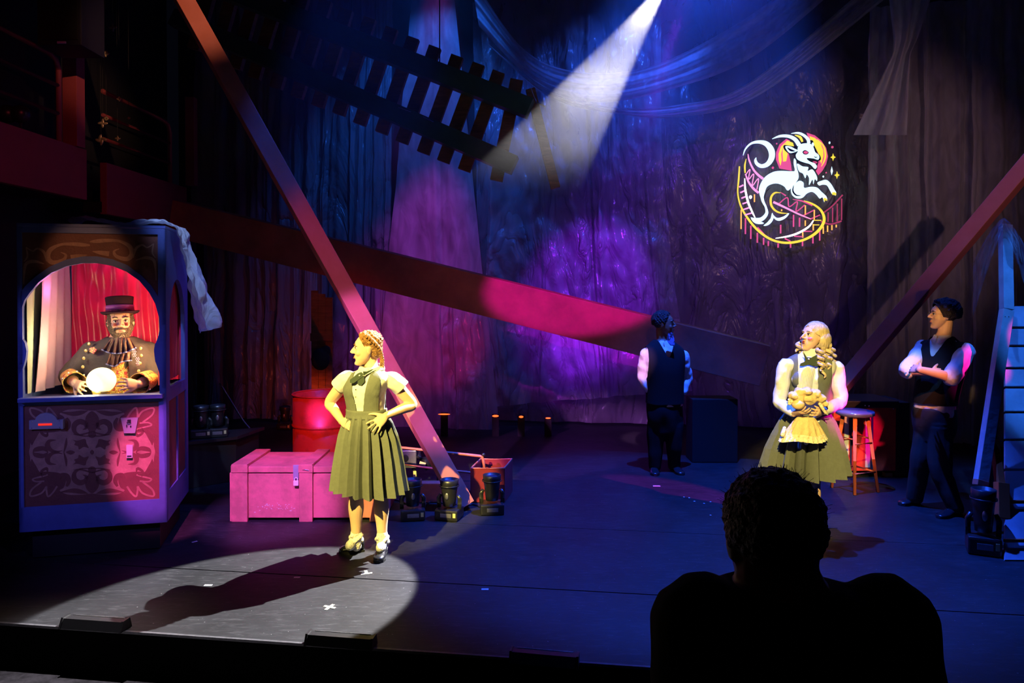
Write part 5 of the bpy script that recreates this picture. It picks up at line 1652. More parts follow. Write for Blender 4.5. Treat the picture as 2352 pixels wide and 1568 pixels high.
# gold cuffs
for sg, el, wr, th in ((-1, elL, wrL, 0), (1, elR, wrR, 0)):
    bm = BM(); d = (wr - el).normalized(); x_, y_, _ = basis(d); L = (wr - el).length
    loops = []
    for t, r in ((.25, .066), (.5, .072), (.8, .076), (.97, .080), (.97, .074), (.8, .070), (.5, .062), (.25, .058)):
        c = el.lerp(wr, t); loops.append([c + (x_ * cos(a) + y_ * sin(a)) * r * (1 + .03 * sin(a * 5)) for a in [2 * PI * k / 30 for k in range(30)]])
    rings(bm, loops, cap=False); cf = obj('brocade_cuff', bm, M['brocade'], root, True)
    for k in range(4):
        a = -.4 - k * .7; bm = BM(); ball(bm, el.lerp(wr, .85) + (x_ * cos(a * sg) + y_ * sin(a * sg)) * .079, .0075, seg=8); obj('cuff_button', bm, M['pearl'], cf, True)
# frilled jabot in two tiers
M['jabot'] = mat('brown_crushed_velvet', (.22, .1, .05), .45, col2=(.03, .01, .02), vscale=30, bump=.5, bscale=50, stretch=(1, 1, .4))
M['bluetrim'] = mat('blue_grey_fringe', (.22, .25, .45), .8)
jq = lambda x, y: (120 + x / 6.03, 660 + y / 6.03)
def tier(top, bot, D, nfold, th):
    bm = BM(); loops = []
    def fn(u, v):
        tx, ty = top[0][0] + (top[1][0] - top[0][0]) * u, top[0][1] + (top[1][1] - top[0][1]) * u - 14 * sin(PI * u)
        T = crom(bot, 8); i = u * (len(T) - 1); k = min(int(i), len(T) - 2); f = i - k
        bx, by = T[k][0] + (T[k + 1][0] - T[k][0]) * f, T[k][1] + (T[k + 1][1] - T[k][1]) * f
        x, y = tx + (bx - tx) * v, ty + (by - ty) * v
        return at(*jq(x, y), D - .012 * (1 + v) - .014 * v * sin(u * nfold * 2 * PI) - .02 * sin(PI * u))
    grid(bm, fn, 60, 10)
    o = obj('jabot_tier', bm, M['jabot'], root, True)
    bm = BM(); tube(bm, [fn(k / 60, 1.0) + Vector((0, -.003, 0)) for k in range(61)], .0055, 6); obj('fringe', bm, M['bluetrim'], o, True)
tier([(800, 900), (1090, 900)], [(750, 1060), (870, 1090), (960, 1030), (1100, 1010)], D5 - .165, 5, 0)
tier([(810, 705), (1075, 705)], [(690, 860), (800, 905), (930, 912), (1040, 890), (1160, 835)], D5 - .175, 6, 0)
# buttons and brooches
def bead(x, y, D, r, m, name='coat_button'):
    bm = BM(); ball(bm, (0, 0, 0), (r, r * .5, r), Matrix.Translation(at(*jq(x, y), D)), 12); return obj(name, bm, m, root, True)
M['brass'] = mat('bright_brass', (.8, .65, .25), .25, .6)
for x, y, d in ((510, 780, -.185), (465, 875, -.2), (437, 980, -.22), (423, 1100, -.22), (1223, 842, -.12), (1232, 942, -.12), (1216, 1048, -.14), (1195, 1157, -.15)):
    bead(x, y, D5 + d, .0125, M['brass'])
M['ruby'] = mat('red_brooch', (.75, .15, .2), .3, col2=(.85, .7, .2), vscale=90, ramp=(.45, .5))
bm = BM()
for k in range(14):
    a = k * 2.4; ball(bm, at(*jq(562 + 42 * math.sqrt(k / 14) * cos(a), 870 + 42 * math.sqrt(k / 14) * sin(a)), D5 - .215), .008, seg=8)
obj('flower_brooch', bm, M['ruby'], root, True)
for x, y in ((1132, 888), (1135, 935), (1180, 992), (1188, 1050)):
    bm = BM()
    for k in range(6):
        ball(bm, at(*jq(x + 24 * cos(k * 1.05), y + 24 * sin(k * 1.05)), D5 - .165), .0042, seg=8)
    ball(bm, at(*jq(x, y), D5 - .167), .005, seg=8)
    obj('jewelled_brooch', bm, mat('pink_jewels', (.85, .45, .6), .2), root, True)
# stool he sits on
sp = g(276, 1020); 
st = thing('round_stool', 'plain stool the person in the top hat sits on inside the booth', 'stool', (sp.x, sp.y, 0.21))
zs_ = sp.z - .09
bm = BM(); lathe(bm, [(.15, zs_ - .03), (.16, zs_ - .02), (.16, zs_ - .005), (.14, zs_)], (sp.x, sp.y, 0), 24); obj('seat', bm, M['black'], st)
for k in range(4):
    a = k * PI / 2 + .7; bm = BM(); tube(bm, [(sp.x + cos(a) * .1, sp.y + sin(a) * .1, zs_ - .03), (sp.x + cos(a) * .15, sp.y + sin(a) * .15, 0.215)], .014, 8); obj('leg', bm, M['black'], st)

# ================================================================== 6. spectator in front
D6 = 1.4
g = lambda px, py, dy=0.0: at(px, py, D6 + dy)
root = thing('person', 'person seen from behind as a dark silhouette in the near foreground', 'person', (g(1835, 1500).x, D6, FLOORZ))
YW = 0
fz = FLOORZ
X6 = g(1835, 1500).x
secs = [(Vector((X6, D6, .52)), .12, .12, 0), (Vector((X6, D6, .62)), .18, .14, 0), (Vector((X6, D6, .75)), .19, .145, 0), (Vector((X6, D6, .95)), .18, .135, 0), (g(1838, 1560), .2, .13, 0), (g(1838, 1480), .205, .13, 0), (g(1832, 1425), .205, .115, 0),
        (g(1822, 1382), .185, .09, 0), (g(1805, 1355), .13, .075, 0), (g(1795, 1335), .08, .07, 0)]
shL, shR = g(1600, 1424, 0), g(2048, 1424, 0)
elL, wrL = g(1588, 1640, -.03), g(1600, 1840, .1)
elR, wrR = g(2088, 1640, -.03), g(2060, 1840, .1)
H = head_matrix(g(1774, 1246, 0), 172, -6, 0, 1.03)
hipL, hipR = Vector((X6 - .09, D6, .6)), Vector((X6 + .09, D6, .6))
knL, anL = Vector((X6 - .1, D6, .22)), Vector((X6 - .1, D6 - .02, fz + .09))
knR, anR = Vector((X6 + .1, D6, .22)), Vector((X6 + .1, D6 - .02, fz + .09))
bm = BM(); torso(bm, secs)
chain(bm, [shL, shL.lerp(elL, .5), elL, elL.lerp(wrL, .4), wrL], [.068, .06, .048, .042, .03])
chain(bm, [shR, shR.lerp(elR, .5), elR, elR.lerp(wrR, .4), wrR], [.068, .06, .048, .042, .03])
chain(bm, [g(1780, 1260, .0), g(1783, 1310, .0), g(1795, 1365, 0)], [.078, .078, .088])
head_shape(bm, H, 1, 1.02, 1.1)
hand(bm, wrL, (0, .2, -1), (-1, 0, 0), -1, 1.05, (18, 20, 22, 24), 3, 15, 30)
hand(bm, wrR, (0, .2, -1), (1, 0, 0), 1, 1.05, (18, 20, 22, 24), 3, 15, 30)
for h_, k_, a_ in ((hipL, knL, anL), (hipR, knR, anR)): chain(bm, leg_pts(h_, k_, a_), [.09, .08, .06, .058, .045, .037])
bm = remesh(bm, .006, 2); head_sculpt(bm, H); obj('body', bm, M['skin_dark'], root, True)
face_parts(H, root, M['lip_dark'], M['hair_black'])
o = curl_cap(H, 'short_hair', M['hair_black'], root, 260, .010, -.075, .084, .104, .094, seed=9)
bm = BM()
rnd = random.Random(5)
for k in range(260):
    u = rnd.uniform(-.1, 1); a = rnd.uniform(0, 6.28); s = math.sqrt(1 - u * u)
    p = Vector((.086 * s * cos(a), .02 + .106 * s * sin(a), .04 + .096 * u)); n_ = Vector((p.x, p.y - .02, p.z - .04)).normalized()
    if p.y < -.02: continue
    q1 = p + n_ * .010 + Vector((rnd.uniform(-.01, .01), rnd.uniform(-.01, .01), .004))
    tube(bm, [H @ (p - n_ * .006), H @ q1], [.0012, .0004], 3, False)
obj('stray_hair', bm, M['hair_black'], root)
M['tshirt'] = mat('dark_green_black_shirt', (.02, .026, .018), .9, spec=.1)
bm = BM(); torso(bm, secs, .012, only=(.6, 9))
chain(bm, [shL + Vector((.05, 0, .0)), shL, shL.lerp(elL, .5), shL.lerp(elL, .9)], [.075, .084, .08, .074]); chain(bm, [shR - Vector((.05, 0, 0)), shR, shR.lerp(elR, .5), shR.lerp(elR, .9)], [.075, .084, .08, .074])
bm = remesh(bm, .008, 3); wrinkle(bm, .008, 12, 3); cut(bm, lambda c: (c - g(1788, 1298)).length < .092 or c.z < .62); obj('t_shirt', bm, M['tshirt'], root, True)
bm = BM(); torso(bm, secs[:4], .012)
for h_, k_, a_ in ((hipL, knL, anL), (hipR, knR, anR)): chain(bm, leg_pts(h_, k_, a_ + Vector((0, 0, -.03))), [.105, .095, .082, .078, .072, .066])
bm = remesh(bm, .008, 3); obj('trousers', bm, M['trousers'], root, True)
for a_ in (anL, anR): shoe(root, Vector((a_.x, a_.y - .06, fz)), Vector((a_.x, a_.y + .2, fz)), M['shoe'], 1.1)

# ------------------------------------------------------------------ red steel drum
M['drum'] = mat('scuffed_red_drum_paint', (.66, .05, .04), .38, spec=.5, var=.35, vscale=9, col2=(.42, .04, .03), bump=.15, bscale=18, ramp=(.3, .5))
dc = at(742, 903, 7.3); dc.z = 0
dr = thing('steel_drum', 'open red steel drum standing behind the red crate', 'drum', dc)
rD = .29; hD = .88
bm = BM()
prof = [(rD - .01, 0), (rD, .012), (rD, .27)] + [(rD + .012 * math.sin(PI * k / 6), .27 + .006 * k) for k in range(7)] + [(rD, .56)] + [(rD + .012 * math.sin(PI * k / 6), .56 + .006 * k) for k in range(7)] + [(rD, hD - .01), (rD - .006, hD - .01), (rD - .006, .05), (.01, .04)]
loops = [[dc + Vector((max(r, .001) * cos(2 * PI * k / 56), max(r, .001) * sin(2 * PI * k / 56), z)) for k in range(56)] for r, z in prof]
rings(bm, loops); obj('shell', bm, M['drum'], dr, True)
bm = BM()
N_ = 56
ring_ = [[dc + Vector(((rD + .002 + .009 * cos(b)) * cos(2 * PI * k / N_), (rD + .002 + .009 * cos(b)) * sin(2 * PI * k / N_), hD - .004 + .009 * sin(b))) for k in range(N_)] for b in [2 * PI * j / 8 for j in range(9)]]
rings(bm, ring_, cap=False); obj('rolled_rim', bm, M['drum'], dr, True)

# ------------------------------------------------------------------ red crate
cf = gnd(532, 1197); D7 = cf.y
cx0 = cf.x; CW, CD, CH = 1.27, .56, .455
M['crate'] = mat('worn_red_crate_paint', (.68, .19, .18), .5, spec=.35, var=.3, vscale=5, col2=(.46, .15, .13), bump=.12, bscale=25, ramp=(.38, .58))
M['chip'] = mat('chipped_paint', (.6, .5, .42), .7)
cr = thing('wooden_crate', 'long red wooden crate with a padlocked lid on the floor beside the girl', 'crate', (cx0 + CW / 2, D7 + CD / 2, 0))
cxm, cym = cx0 + CW / 2, D7 + CD / 2
bm = BM(); box(bm, (cxm, cym, .02 + (CH - .08) / 2), (CW - .03, CD - .03, CH - .09), bev=.004)
obj('chest', bm, M['crate'], cr)
bm = BM(); box(bm, (cxm, cym, CH - .03), (CW - .01, CD - .01, .05), bev=.005); lid = obj('lid', bm, M['crate'], cr)
for xb in (cx0 + .07, cx0 + .07 + (CW - .14) * .48, cx0 + CW - .07):
    w = .13 if xb != cx0 + .07 + (CW - .14) * .48 else .11
    bm = BM(); box(bm, (xb, D7 - .0, (CH - .055) / 2), (w, .03, CH - .055), bev=.004); obj('batten', bm, M['crate'], cr)
    bm = BM(); box(bm, (xb, cym, CH + .006), (w, CD + .035, .022), bev=.004); box(bm, (xb, D7 - .001, CH - .022), (w + .008, .034, .058), bev=.004); obj('lid_batten', bm, M['crate'], lid)
bm = BM(); box(bm, (cx0 - .0, cym, (CH - .055) / 2), (.03, CD, CH - .055), bev=.004); obj('end_board', bm, M['crate'], cr)
lx = at(680, 1090, D7).x
bm = BM(); box(bm, (lx, D7 - .002, CH - .05), (.045, .008, .12), bev=.002); hs = obj('hasp', bm, M['brushed'], lid)
bm = BM(); box(bm, (lx + .005, D7 - .016, CH - .135), (.042, .018, .042), bev=.004); tube(bm, [(lx - .008, D7 - .016, CH - .115), (lx - .008, D7 - .016, CH - .098), (lx + .004, D7 - .016, CH - .09), (lx + .016, D7 - .016, CH - .098), (lx + .016, D7 - .016, CH - .115)], .004, 8)
obj('padlock', bm, mat('pale_padlock', (.8, .75, .75), .3), cr)
bm = BM(); tube(bm, [(lx + .06, D7 - .018, CH - .028), (lx + .08, D7 - .022, CH - .024), (lx + .11, D7 - .022, CH - .03)], .004, 6); obj('hinge_pin', bm, M['blackmetal'], cr)
bm = BM(); rnd = random.Random(3)
for k in range(46):
    u = rnd.uniform(0, 1); px = 585 + 95 * u; py = 1163 + 14 * rnd.random() - 8 * sin(u * 3)
    p = at(px, py, D7 + .0135); s = rnd.uniform(.002, .007)
    plate(bm, [[(p.x + s * cos(a) * rnd.uniform(.5, 1.4), p.z + s * .7 * sin(a)) for a in (0, 1.1, 2.2, 3.3, 4.6)]], lambda u_, v_, t: Vector((u_, D7 + .0145 - t, v_)), 0, .0012)
o = obj('chipped_paint', bm, M['chip'], cr); o['kind'] = 'stuff'

# ------------------------------------------------------------------ floor lamps
M['label'] = mat('yellow_label', (.75, .68, .3), .6)
def floor_lamp(px, py, s, label, D=None, tilt=0, yaw=0, badge=True, hang=False, z=0.0, tall=1.0):
    p = gnd(px, py, z) if D is None else at(px, py, D)
    mm = Matrix.Translation(p) @ Matrix.Rotation(R(yaw), 4, 'Z') @ Matrix.Scale(s, 4) @ Matrix.Scale(tall, 4, (0, 0, 1))
    t = thing('floor_spotlight', label, 'stage light', p)
    bm = BM(); box(bm, (0, 0, .045), (.19, .17, .084), mm, .012); obj('base', bm, M['blackmetal'], t)
    for sx in (-1, 1):
        bm = BM(); tube(bm, [mm @ Vector((sx * .085, 0, .08)), mm @ Vector((sx * .088, 0, .16)), mm @ Vector((sx * .07, 0, .19))], [.016 * s, .018 * s, .014 * s], 10)
        obj('yoke_arm', bm, M['blackmetal'], t, True)
    mh = mm @ Matrix.Translation((0, 0, .19)) @ Matrix.Rotation(R(tilt), 4, 'X')
    bm = BM(); lathe(bm, [(.03, -.09), (.05, -.085), (.055, -.04), (.062, .03), (.072, .09), (.074, .12), (.066, .122), (.06, .10), (.01, .098)], (0, 0, 0), 24, mh); h = obj('head', bm, M['blackmetal'], t, True)
    bm = BM(); ball(bm, (0, 0, .101), (.055, .055, .012), mh, 16); obj('lens', bm, mat('dark_lens', (.02, .04, .1), .05, spec=1), h, True)
    bm = BM(); lathe(bm, [(.076, .07), (.080, .07), (.080, .078), (.076, .078)], (0, 0, 0), 24, mh, False); obj('cooling_ring', bm, M['blackmetal'], h, True)
    if badge:
        bm = BM(); ball(bm, (0, -.061, .0), (.016, .006, .026), mh, 12); obj('badge', bm, M['steel'], h, True)
        bm = BM(); box(bm, (.07, -.0865, .05), (.022, .003, .034), mm); obj('label_sticker', bm, M['label'], t)
    bm = BM(); box(bm, (-.0, -.087, .045), (.09, .003, .03), mm, .001); obj('control_panel', bm, M['steel'], t)
    return t
floor_lamp(948, 1190, 1.05, 'black floor spotlight just right of the girl\'s leg', yaw=10)
floor_lamp(1032, 1190, 1.05, 'black floor spotlight with a pale badge at the foot of the leaning red beam', yaw=-15)
floor_lamp(1130, 1177, 1.05, 'black floor spotlight in front of the red bin', yaw=5, badge=False)
floor_lamp(2258, 1268, 1.1, 'tall black spotlight on the floor under the blue post at the far right', yaw=-25, tall=1.35)
# boxy lamp with yellow labels behind
p = gnd(950, 1115)
t = thing('boxy_spotlight', 'grey square-faced spotlight on a yoke behind the girl\'s skirt hem', 'stage light', p)
bm = BM(); box(bm, (p.x - .05, p.y, .27), (.17, .12, .17), bev=.008); h = obj('front_plate', bm, M['steel'], t)
bm = BM(); ball(bm, (p.x - .07, p.y - .062, .28), (.03, .006, .035)); obj('lens', bm, M['black'], h, True)
bm = BM(); tube(bm, [(p.x + .03, p.y, .3), (p.x + .1, p.y + .02, .24), (p.x + .15, p.y + .03, .17)], [.06, .055, .045], 14); obj('body', bm, M['blackmetal'], t, True)
bm = BM(); tube(bm, [(p.x + .0, p.y, .18), (p.x + .02, p.y, .12), (p.x + .02, p.y, .02)], [.03, .022, .02], 10); box(bm, (p.x + .02, p.y, .013), (.2, .16, .022)); obj('foot', bm, M['blackmetal'], t)
for x, z, a in ((.095, .23, .3), (.015, .12, 0)):
    bm = BM(); box(bm, (0, 0, 0), (.06 if a else .03, .003, .028 if a else .06), Matrix.Translation((p.x + x, p.y - .062 if a else p.y - .028, z)) @ Matrix.Rotation(a, 4, 'Y')); obj('label_sticker', bm, M['label'], t)

# ------------------------------------------------------------------ hand cart with pipe rails, and the red bin
c7 = lambda x, y: (900 + x / 7.127, 1000 + y / 7.127)
DC = 6.75
t = thing('pipe_barrow', 'low barrow with red pipe rails lying behind the foot of the leaning beam', 'barrow', (at(*c7(900, 500), DC).x, DC, 0))
P = lambda x, y, d=0: at(*c7(x, y), DC + d)
bm = BM(); tube(bm, [P(-150, 150), P(130, 195), P(1440, 335), P(1480, 350), P(1500, 420), P(1530, 610)], .013, 10); obj('top_rail', bm, M['redpaint'], t, True)
bm = BM(); tube(bm, [P(-100, 430), P(480, 515), P(1250, 600), P(1490, 632)], .011, 10); obj('lower_rail', bm, M['redpaint'], t, True)
bm = BM(); tube(bm, [P(740, 560), P(750, 760)], .007, 8); obj('rail_post', bm, M['blackmetal'], t)
pl = P(1530, 610)
bm = BM(); tube(bm, [pl, (pl.x + .01, pl.y, .012)], .012, 8); obj('rail_post', bm, M['blackmetal'], t)
pl = P(-100, 430)
bm = BM(); tube(bm, [P(-140, 150), (pl.x, pl.y, .012)], .012, 8); obj('rail_post', bm, M['blackmetal'], t)
bm = BM(); ball(bm, P(1500, 315), .017); obj('pipe_end', bm, M['blackmetal'], t, True)
a_, b2 = gnd(975, 1160), gnd(1040, 1150)
bm = BM(); box(bm, (at(1000, 1120, 6.55).x, 6.62, .09), (.36, .1, .17), Matrix.Identity(4), .006); tag(obj('timber_block', bm, M['redwood'], org=(at(1000, 1120, 6.55).x, 6.62, .005)), 'dull red timber block lying between the floor spotlights', 'block')
# bin
b0 = gnd(1158, 1154); b1 = gnd(1181, 1141); 
xl_, xr_ = at(1082, 1075, b0.y).x, b0.x
bn = thing('metal_bin', 'open-topped dark red metal bin right of the leaning beam\'s foot', 'bin', ((xl_ + xr_) / 2, b0.y + .2, 0))
bm = BM()
zt2 = .30; yo = b0.y; ym = b0.y + .36
sl = .07
for a1, a2 in (((xl_, yo), (xr_, yo)), ((xr_, yo), (xr_ + sl, ym)), ((xr_ + sl, ym), (xl_ + sl, ym)), ((xl_ + sl, ym), (xl_, yo))):
    A, B = Vector((*a1, .005 + zt2 / 2)), Vector((*a2, .005 + zt2 / 2)); d_ = (B - A).normalized(); m_ = Matrix(((d_.x, -d_.y, 0, 0), (d_.y, d_.x, 0, 0), (0, 0, 1, 0), (0, 0, 0, 1)))
    box(bm, (0, 0, 0), ((B - A).length, .012, zt2), Matrix.Translation((A + B) / 2) @ m_)
rings(bm, [[Vector((x, y, z)) for x, y in ((xl_, yo), (xr_, yo), (xr_ + sl, ym), (xl_ + sl, ym))] for z in (.006, .016)])
obj('body', bm, mat('dark_red_enamel', (.3, .03, .04), .35, var=.2), bn)
bm = BM(); tube(bm, [Vector((x, y, zt2 + .008)) for x, y in ((xl_, yo), (xr_, yo), (xr_ + sl, ym), (xl_ + sl, ym), (xl_, yo))], .008, 8); obj('rim', bm, M['redpaint'], bn)
# black cables on the floor
def cable(pts, label, r=.007):
    bm = BM(); q_ = crom([tuple(gnd(*p) + Vector((0, 0, r + .001))) for p in pts], 8); tube(bm, q_, r, 6)
    tag(obj('cable', bm, M['blackmetal'], None, True), label, 'cable')
cable([(860, 1158), (910, 1150), (960, 1168), (1000, 1150), (1032, 1170)], 'black cable looping between the floor spotlights beside the crate')
cable([(1032, 1180), (1080, 1160), (1110, 1168), (1130, 1170)], 'black cable running to the spotlight in front of the bin')
cable([(900, 1130), (960, 1140), (1020, 1128), (1060, 1140), (1100, 1150)], 'thin black cable behind the floor spotlights')
cable([(2290, 1250), (2310, 1268), (2335, 1262), (2380, 1290)], 'coiled black cable under the slatted ramp')

# ------------------------------------------------------------------ black table with lamps, left
tb_ = thing('prop_table', 'low black table between the booth and the crate', 'table', at(510, 1010, 7.2) * 1.0)
TZ = .45
cL, cR = gnd(452, 1013, TZ), gnd(590, 990, TZ)
X0, X1, Y0, Y1 = cL.x, cR.x, 7.05, 7.75
bm = BM(); rings(bm, [[Vector((x, y, z)) for x, y in ((X0 - .1, 7.0), (X1 - .1, 7.3), (X1, 7.8), (X0, 7.6))] for z in (TZ - .03, TZ)]); obj('table_top', bm, M['blackmetal'], tb_)
bm = BM(); rings(bm, [[Vector((x, y, z)) for x, y in ((X0 - .07, 7.04), (X1 - .13, 7.34), (X1 - .04, 7.74), (X0 + .03, 7.56))] for z in (.004, TZ - .031)]); obj('cloth_skirt', bm, M['black'], tb_)
for px, lab in ((462, 'left one of two black spotlights standing on the low black table'), (500, 'right one of two black spotlights standing on the low black table')):
    floor_lamp(px, 1004 if px < 480 else 1001, 1.0, lab, z=TZ + .001, yaw=20)
# boom stand
t = thing('boom_stand', 'thin bent metal stand with a shiny foot behind the crate\'s left end', 'stand', gnd(580, 1048))
pb = gnd(580, 1048)
bm = BM(); tube(bm, crom([tuple(at(505, 880, pb.y)), tuple(at(556, 962, pb.y)), tuple(at(574, 985, pb.y)), tuple(at(580, 1005, pb.y)), (pb.x, pb.y, .05)], 6), .011, 8); obj('pole', bm, M['steel'], t, True)
bm = BM(); lathe(bm, [(.07, .003), (.07, .014), (.03, .03), (.025, .06), (.008, .07)], (pb.x, pb.y, 0), 20); obj('foot', bm, M['steel'], t, True)
bm = BM(); beam(bm, gnd(536, 1034, .02), gnd(568, 1020, .02), .06, .03); tag(obj('plank', bm, M['redwood'], org=gnd(552, 1027)), 'short brown plank on the floor left of the bent stand', 'plank')
floor_lamp(655, 985, 1.0, 'black spotlight with a yellow label on the floor behind the red drum\'s left side', yaw=0)
# timber flat behind the drum
tf = thing('timber_flat', 'rough board flat standing behind the red drum in orange light', 'board', (at(742, 900, 8.6).x, 8.6, 0))
for k in range(3):
    x = at(724 + 16 * k, 900, 8.6).x
    bm = BM(); box(bm, (x, 8.6 + .006 * k, .95 - .02 * k), (.08, .03, 1.88 - .04 * k), bev=.003); obj('board', bm, M['tie'], tf)
bm = BM(); box(bm, (at(740, 800, 8.6).x, 8.575, 1.35), (.26, .02, .09)); obj('cross_batten', bm, M['tie'], tf)
bm = BM(); ball(bm, (at(736, 815, 8.5).x, 8.5, 1.1), (.11, .04, .13)); ball(bm, (at(748, 800, 8.5).x, 8.51, 1.2), (.06, .03, .06)); obj('black_pouch', remesh(bm, .01, 2), M['black'], tf, True)

# ------------------------------------------------------------------ stool and striped trunk (right)
sb_ = gnd(1958, 1137)
sc = Vector((at(1964, 948, 7.0).x, 7.0, 0)); zs_ = .755
t = thing('bar_stool', 'round-topped red stool standing before the striped trunk', 'stool', sc)
bm = BM(); lathe(bm, [(.15, zs_ - .045), (.17, zs_ - .035), (.172, zs_ - .01), (.165, zs_), (.01, zs_ + .002)], sc, 40); obj('seat', bm, mat('glossy_dark_blue_seat', (.12, .1, .2), .15, spec=.8), t, True)
M['stoolred'] = mat('orange_red_stool_paint', (.6, .13, .05), .45, var=.2)
for k in range(4):
    a = R(-115) + k * PI / 2
    top = sc + Vector((cos(a) * .105, sin(a) * .105, zs_ - .04)); bot = sc + Vector((cos(a) * .2, sin(a) * .2, .002))
    bm = BM(); tube(bm, [top, bot], [.02, .015], 10); obj('leg', bm, M['stoolred'], t, True)
for z, k0 in ((.19, 0), (.46, 0), (.50, 1)):
    for k in range(4):
        if (k % 2) != k0 and z > .3: continue
        a = R(-115) + k * PI / 2; b = a + PI / 2; f = 1 - z / zs_
        r = .105 + .095 * f
        bm = BM(); tube(bm, [sc + Vector((cos(a) * r, sin(a) * r, z)), sc + Vector((cos(b) * r, sin(b) * r, z))], .011, 8); obj('rung', bm, M['stoolred'], t, True)
# trunk
TF = 7.45
x0_, x1_ = at(1915, 1000, TF).x, at(2058, 1000, TF).x
tk_ = thing('striped_trunk', 'red upright trunk with white stripes and a black lid behind the stool', 'trunk', ((x0_ + x1_) / 2, TF + .3, 0))
ztr = at(2000, 935, TF).z
bm = BM(); box(bm, ((x0_ + x1_) / 2, TF + .25, (ztr + .02) / 2 + .03), (x1_ - x0_, .5, ztr - .06), bev=.006); obj('body', bm, mat('red_lacquer', (.55, .06, .04), .35, var=.35, vscale=5, bump=.2), tk_)
bm = BM(); box(bm, ((x0_ + x1_) / 2, TF + .25, ztr + .03), (x1_ - x0_ + .04, .54, .07), bev=.01); lidt = obj('lid', bm, M['blackmetal'], tk_)
bm = BM(); box(bm, (x1_ + .075, TF + .27, (ztr + .05) / 2), (.15, .5, ztr + .04), bev=.006); obj('side_case', bm, M['black'], tk_)
for sx, w in ((1944, 10), (1993, 11)):
    u0, u1 = at(sx - w / 2, 1000, TF).x, at(sx + w / 2, 1000, TF).x
    bm = BM(); box(bm, ((u0 + u1) / 2, TF - .003, ztr * .52), (u1 - u0, .004, ztr * .74)); obj('white_stripe', bm, mat('white_stripe_paint', (.75, .7, .6), .5), tk_)
    bm = BM(); box(bm, ((u0 + u1) / 2 + .045, TF - .002, ztr * .52), (.02, .003, ztr * .78)); obj('dark_stripe', bm, mat('dark_blue_stripe_paint', (.02, .04, .08), .5), tk_)
for px in (1987, 1996, 2052):
    bm = BM(); ball(bm, at(px, 931 + (px - 1987) * .12, TF - .022), .008, seg=8); obj('stud', bm, M['chrome'], lidt, True)
for px in (1925, 2045):
    p = gnd(px, 1105); bm = BM(); box(bm, (at(px, 1100, TF).x, TF + .06, .022), (.07, .07, .04)); obj('foot', bm, M['gold'], tk_)

# ------------------------------------------------------------------ slatted ramp with bent post, far right
M['rampblue'] = mat('pale_painted_boards', (.42, .45, .5), .5, var=.25, vscale=5, bump=.15, bscale=10)
ys = [700, 752, 794, 845, 889, 946, 1009, 1078, 1152, 1241, 1288]
def Dr(y): return 5.15 + (1288 - y) / 588 * 1.25
p0_ = gnd(2330, 1288)
rp = thing('slatted_ramp', 'steep slatted ramp of pale boards with a bent post at the far right', 'ramp', (p0_.x, p0_.y, 0))
for i in range(len(ys) - 1):
    y0_, y1_ = ys[i] + 3, ys[i + 1] - 3
    pts = []
    A, B = at(2309, y0_, Dr(y0_)), at(2309, y1_, Dr(y1_))
    if i == len(ys) - 2: B.z = max(B.z, .01)
    C_ = Vector((A.x + .75, A.y, A.z)); E_ = Vector((B.x + .75, B.y, B.z))
    n_ = (E_ - A).cross(C_ - A).normalized() * .02
    if n_.y < 0: n_ = -n_
    bm = BM(); rings(bm, [[A, C_, E_, B], [v + n_ for v in (A, C_, E_, B)]]); obj('board', bm, M['rampblue'], rp)
M['orangebar'] = mat('orange_red_bar', (.65, .12, .04), .45)
for y_ in (1152, 1241):
    A = at(2306, y_, Dr(y_) - .03); bm = BM(); beam(bm, A, A + Vector((.8, 0, 0)), .02, .024); obj('cross_bar', bm, M['orangebar'], rp)
a1, a2, a3 = at(2309, 517, 6.0), at(2312, 711, 5.8), at(2252, 1112, 5.5)
M['postblue'] = mat('pale_painted_post', (.5, .5, .52), .5, var=.25, vscale=6, bump=.1)
bm = BM(); beam(bm, a1, a2, .082, .06, (0, -1, 0), .003); obj('upper_post', bm, M['postblue'], rp)
bm = BM(); beam(bm, a2 + Vector((0, 0, -.004)), a3, .084, .06, (0, -1, 0), .003); lpst = obj('lower_post', bm, M['postblue'], rp)
bm = BM(); beam(bm, a3 + (a2 - a3).normalized() * .03, a3 - (a2 - a3).normalized() * .012, .086, .064, (0, -1, 0), .003); obj('red_tip', bm, M['redpaint'], lpst)
bm = BM()
for px, py in ((2309, 727), (2317, 727), (2308, 735), (2318, 736), (2303, 822), (2300, 830)):
    ball(bm, at(px, py, 5.755), .0035, seg=6)
obj('screw_heads', bm, M['blackmetal'], lpst)
bm = BM(); beam(bm, at(2283, 1010, 5.62), at(2300, 1130, 5.45), .05, .05, (0, -1, 0)); obj('red_strut', bm, M['orangebar'], rp)
bm = BM(); beam(bm, at(2300, 1108, 5.45), at(2302, 1190, 5.38), .085, .06, (0, -1, 0)); obj('red_bracket', bm, M['orangebar'], rp)
pb = at(2312, 1190, 5.42)
bm = BM(); beam(bm, at(2314, 560, 6.05), Vector((pb.x + .05, 5.75, .004)), .05, .05, (0, -1, 0)); obj('rear_post', bm, M['black'], rp)
# plastic sheet over the post
bm = BM()
def hood(u, v):
    x = 2235 + 135 * u; t = (u - .52)
    y = 505 + 150 * abs(t) ** 1.3 * 3.0 * .9 + 130 * v * (.25 + abs(t) * 1.6)
    y = 500 + (260 * abs(t) ** 1.4) + v * (26 + 190 * abs(t))
    return at(x, y, 5.93 - .12 * v * (1 - abs(t)) + .05 * noise.noise(Vector((u * 8, v * 5, 2))) + .04 * sin(u * 21 + v * 3))
grid(bm, hood, 60, 20)
tag(obj('plastic_hood', bm, M['poly'], None, True), 'crumpled clear plastic draped over the top of the blue post', 'plastic sheet')

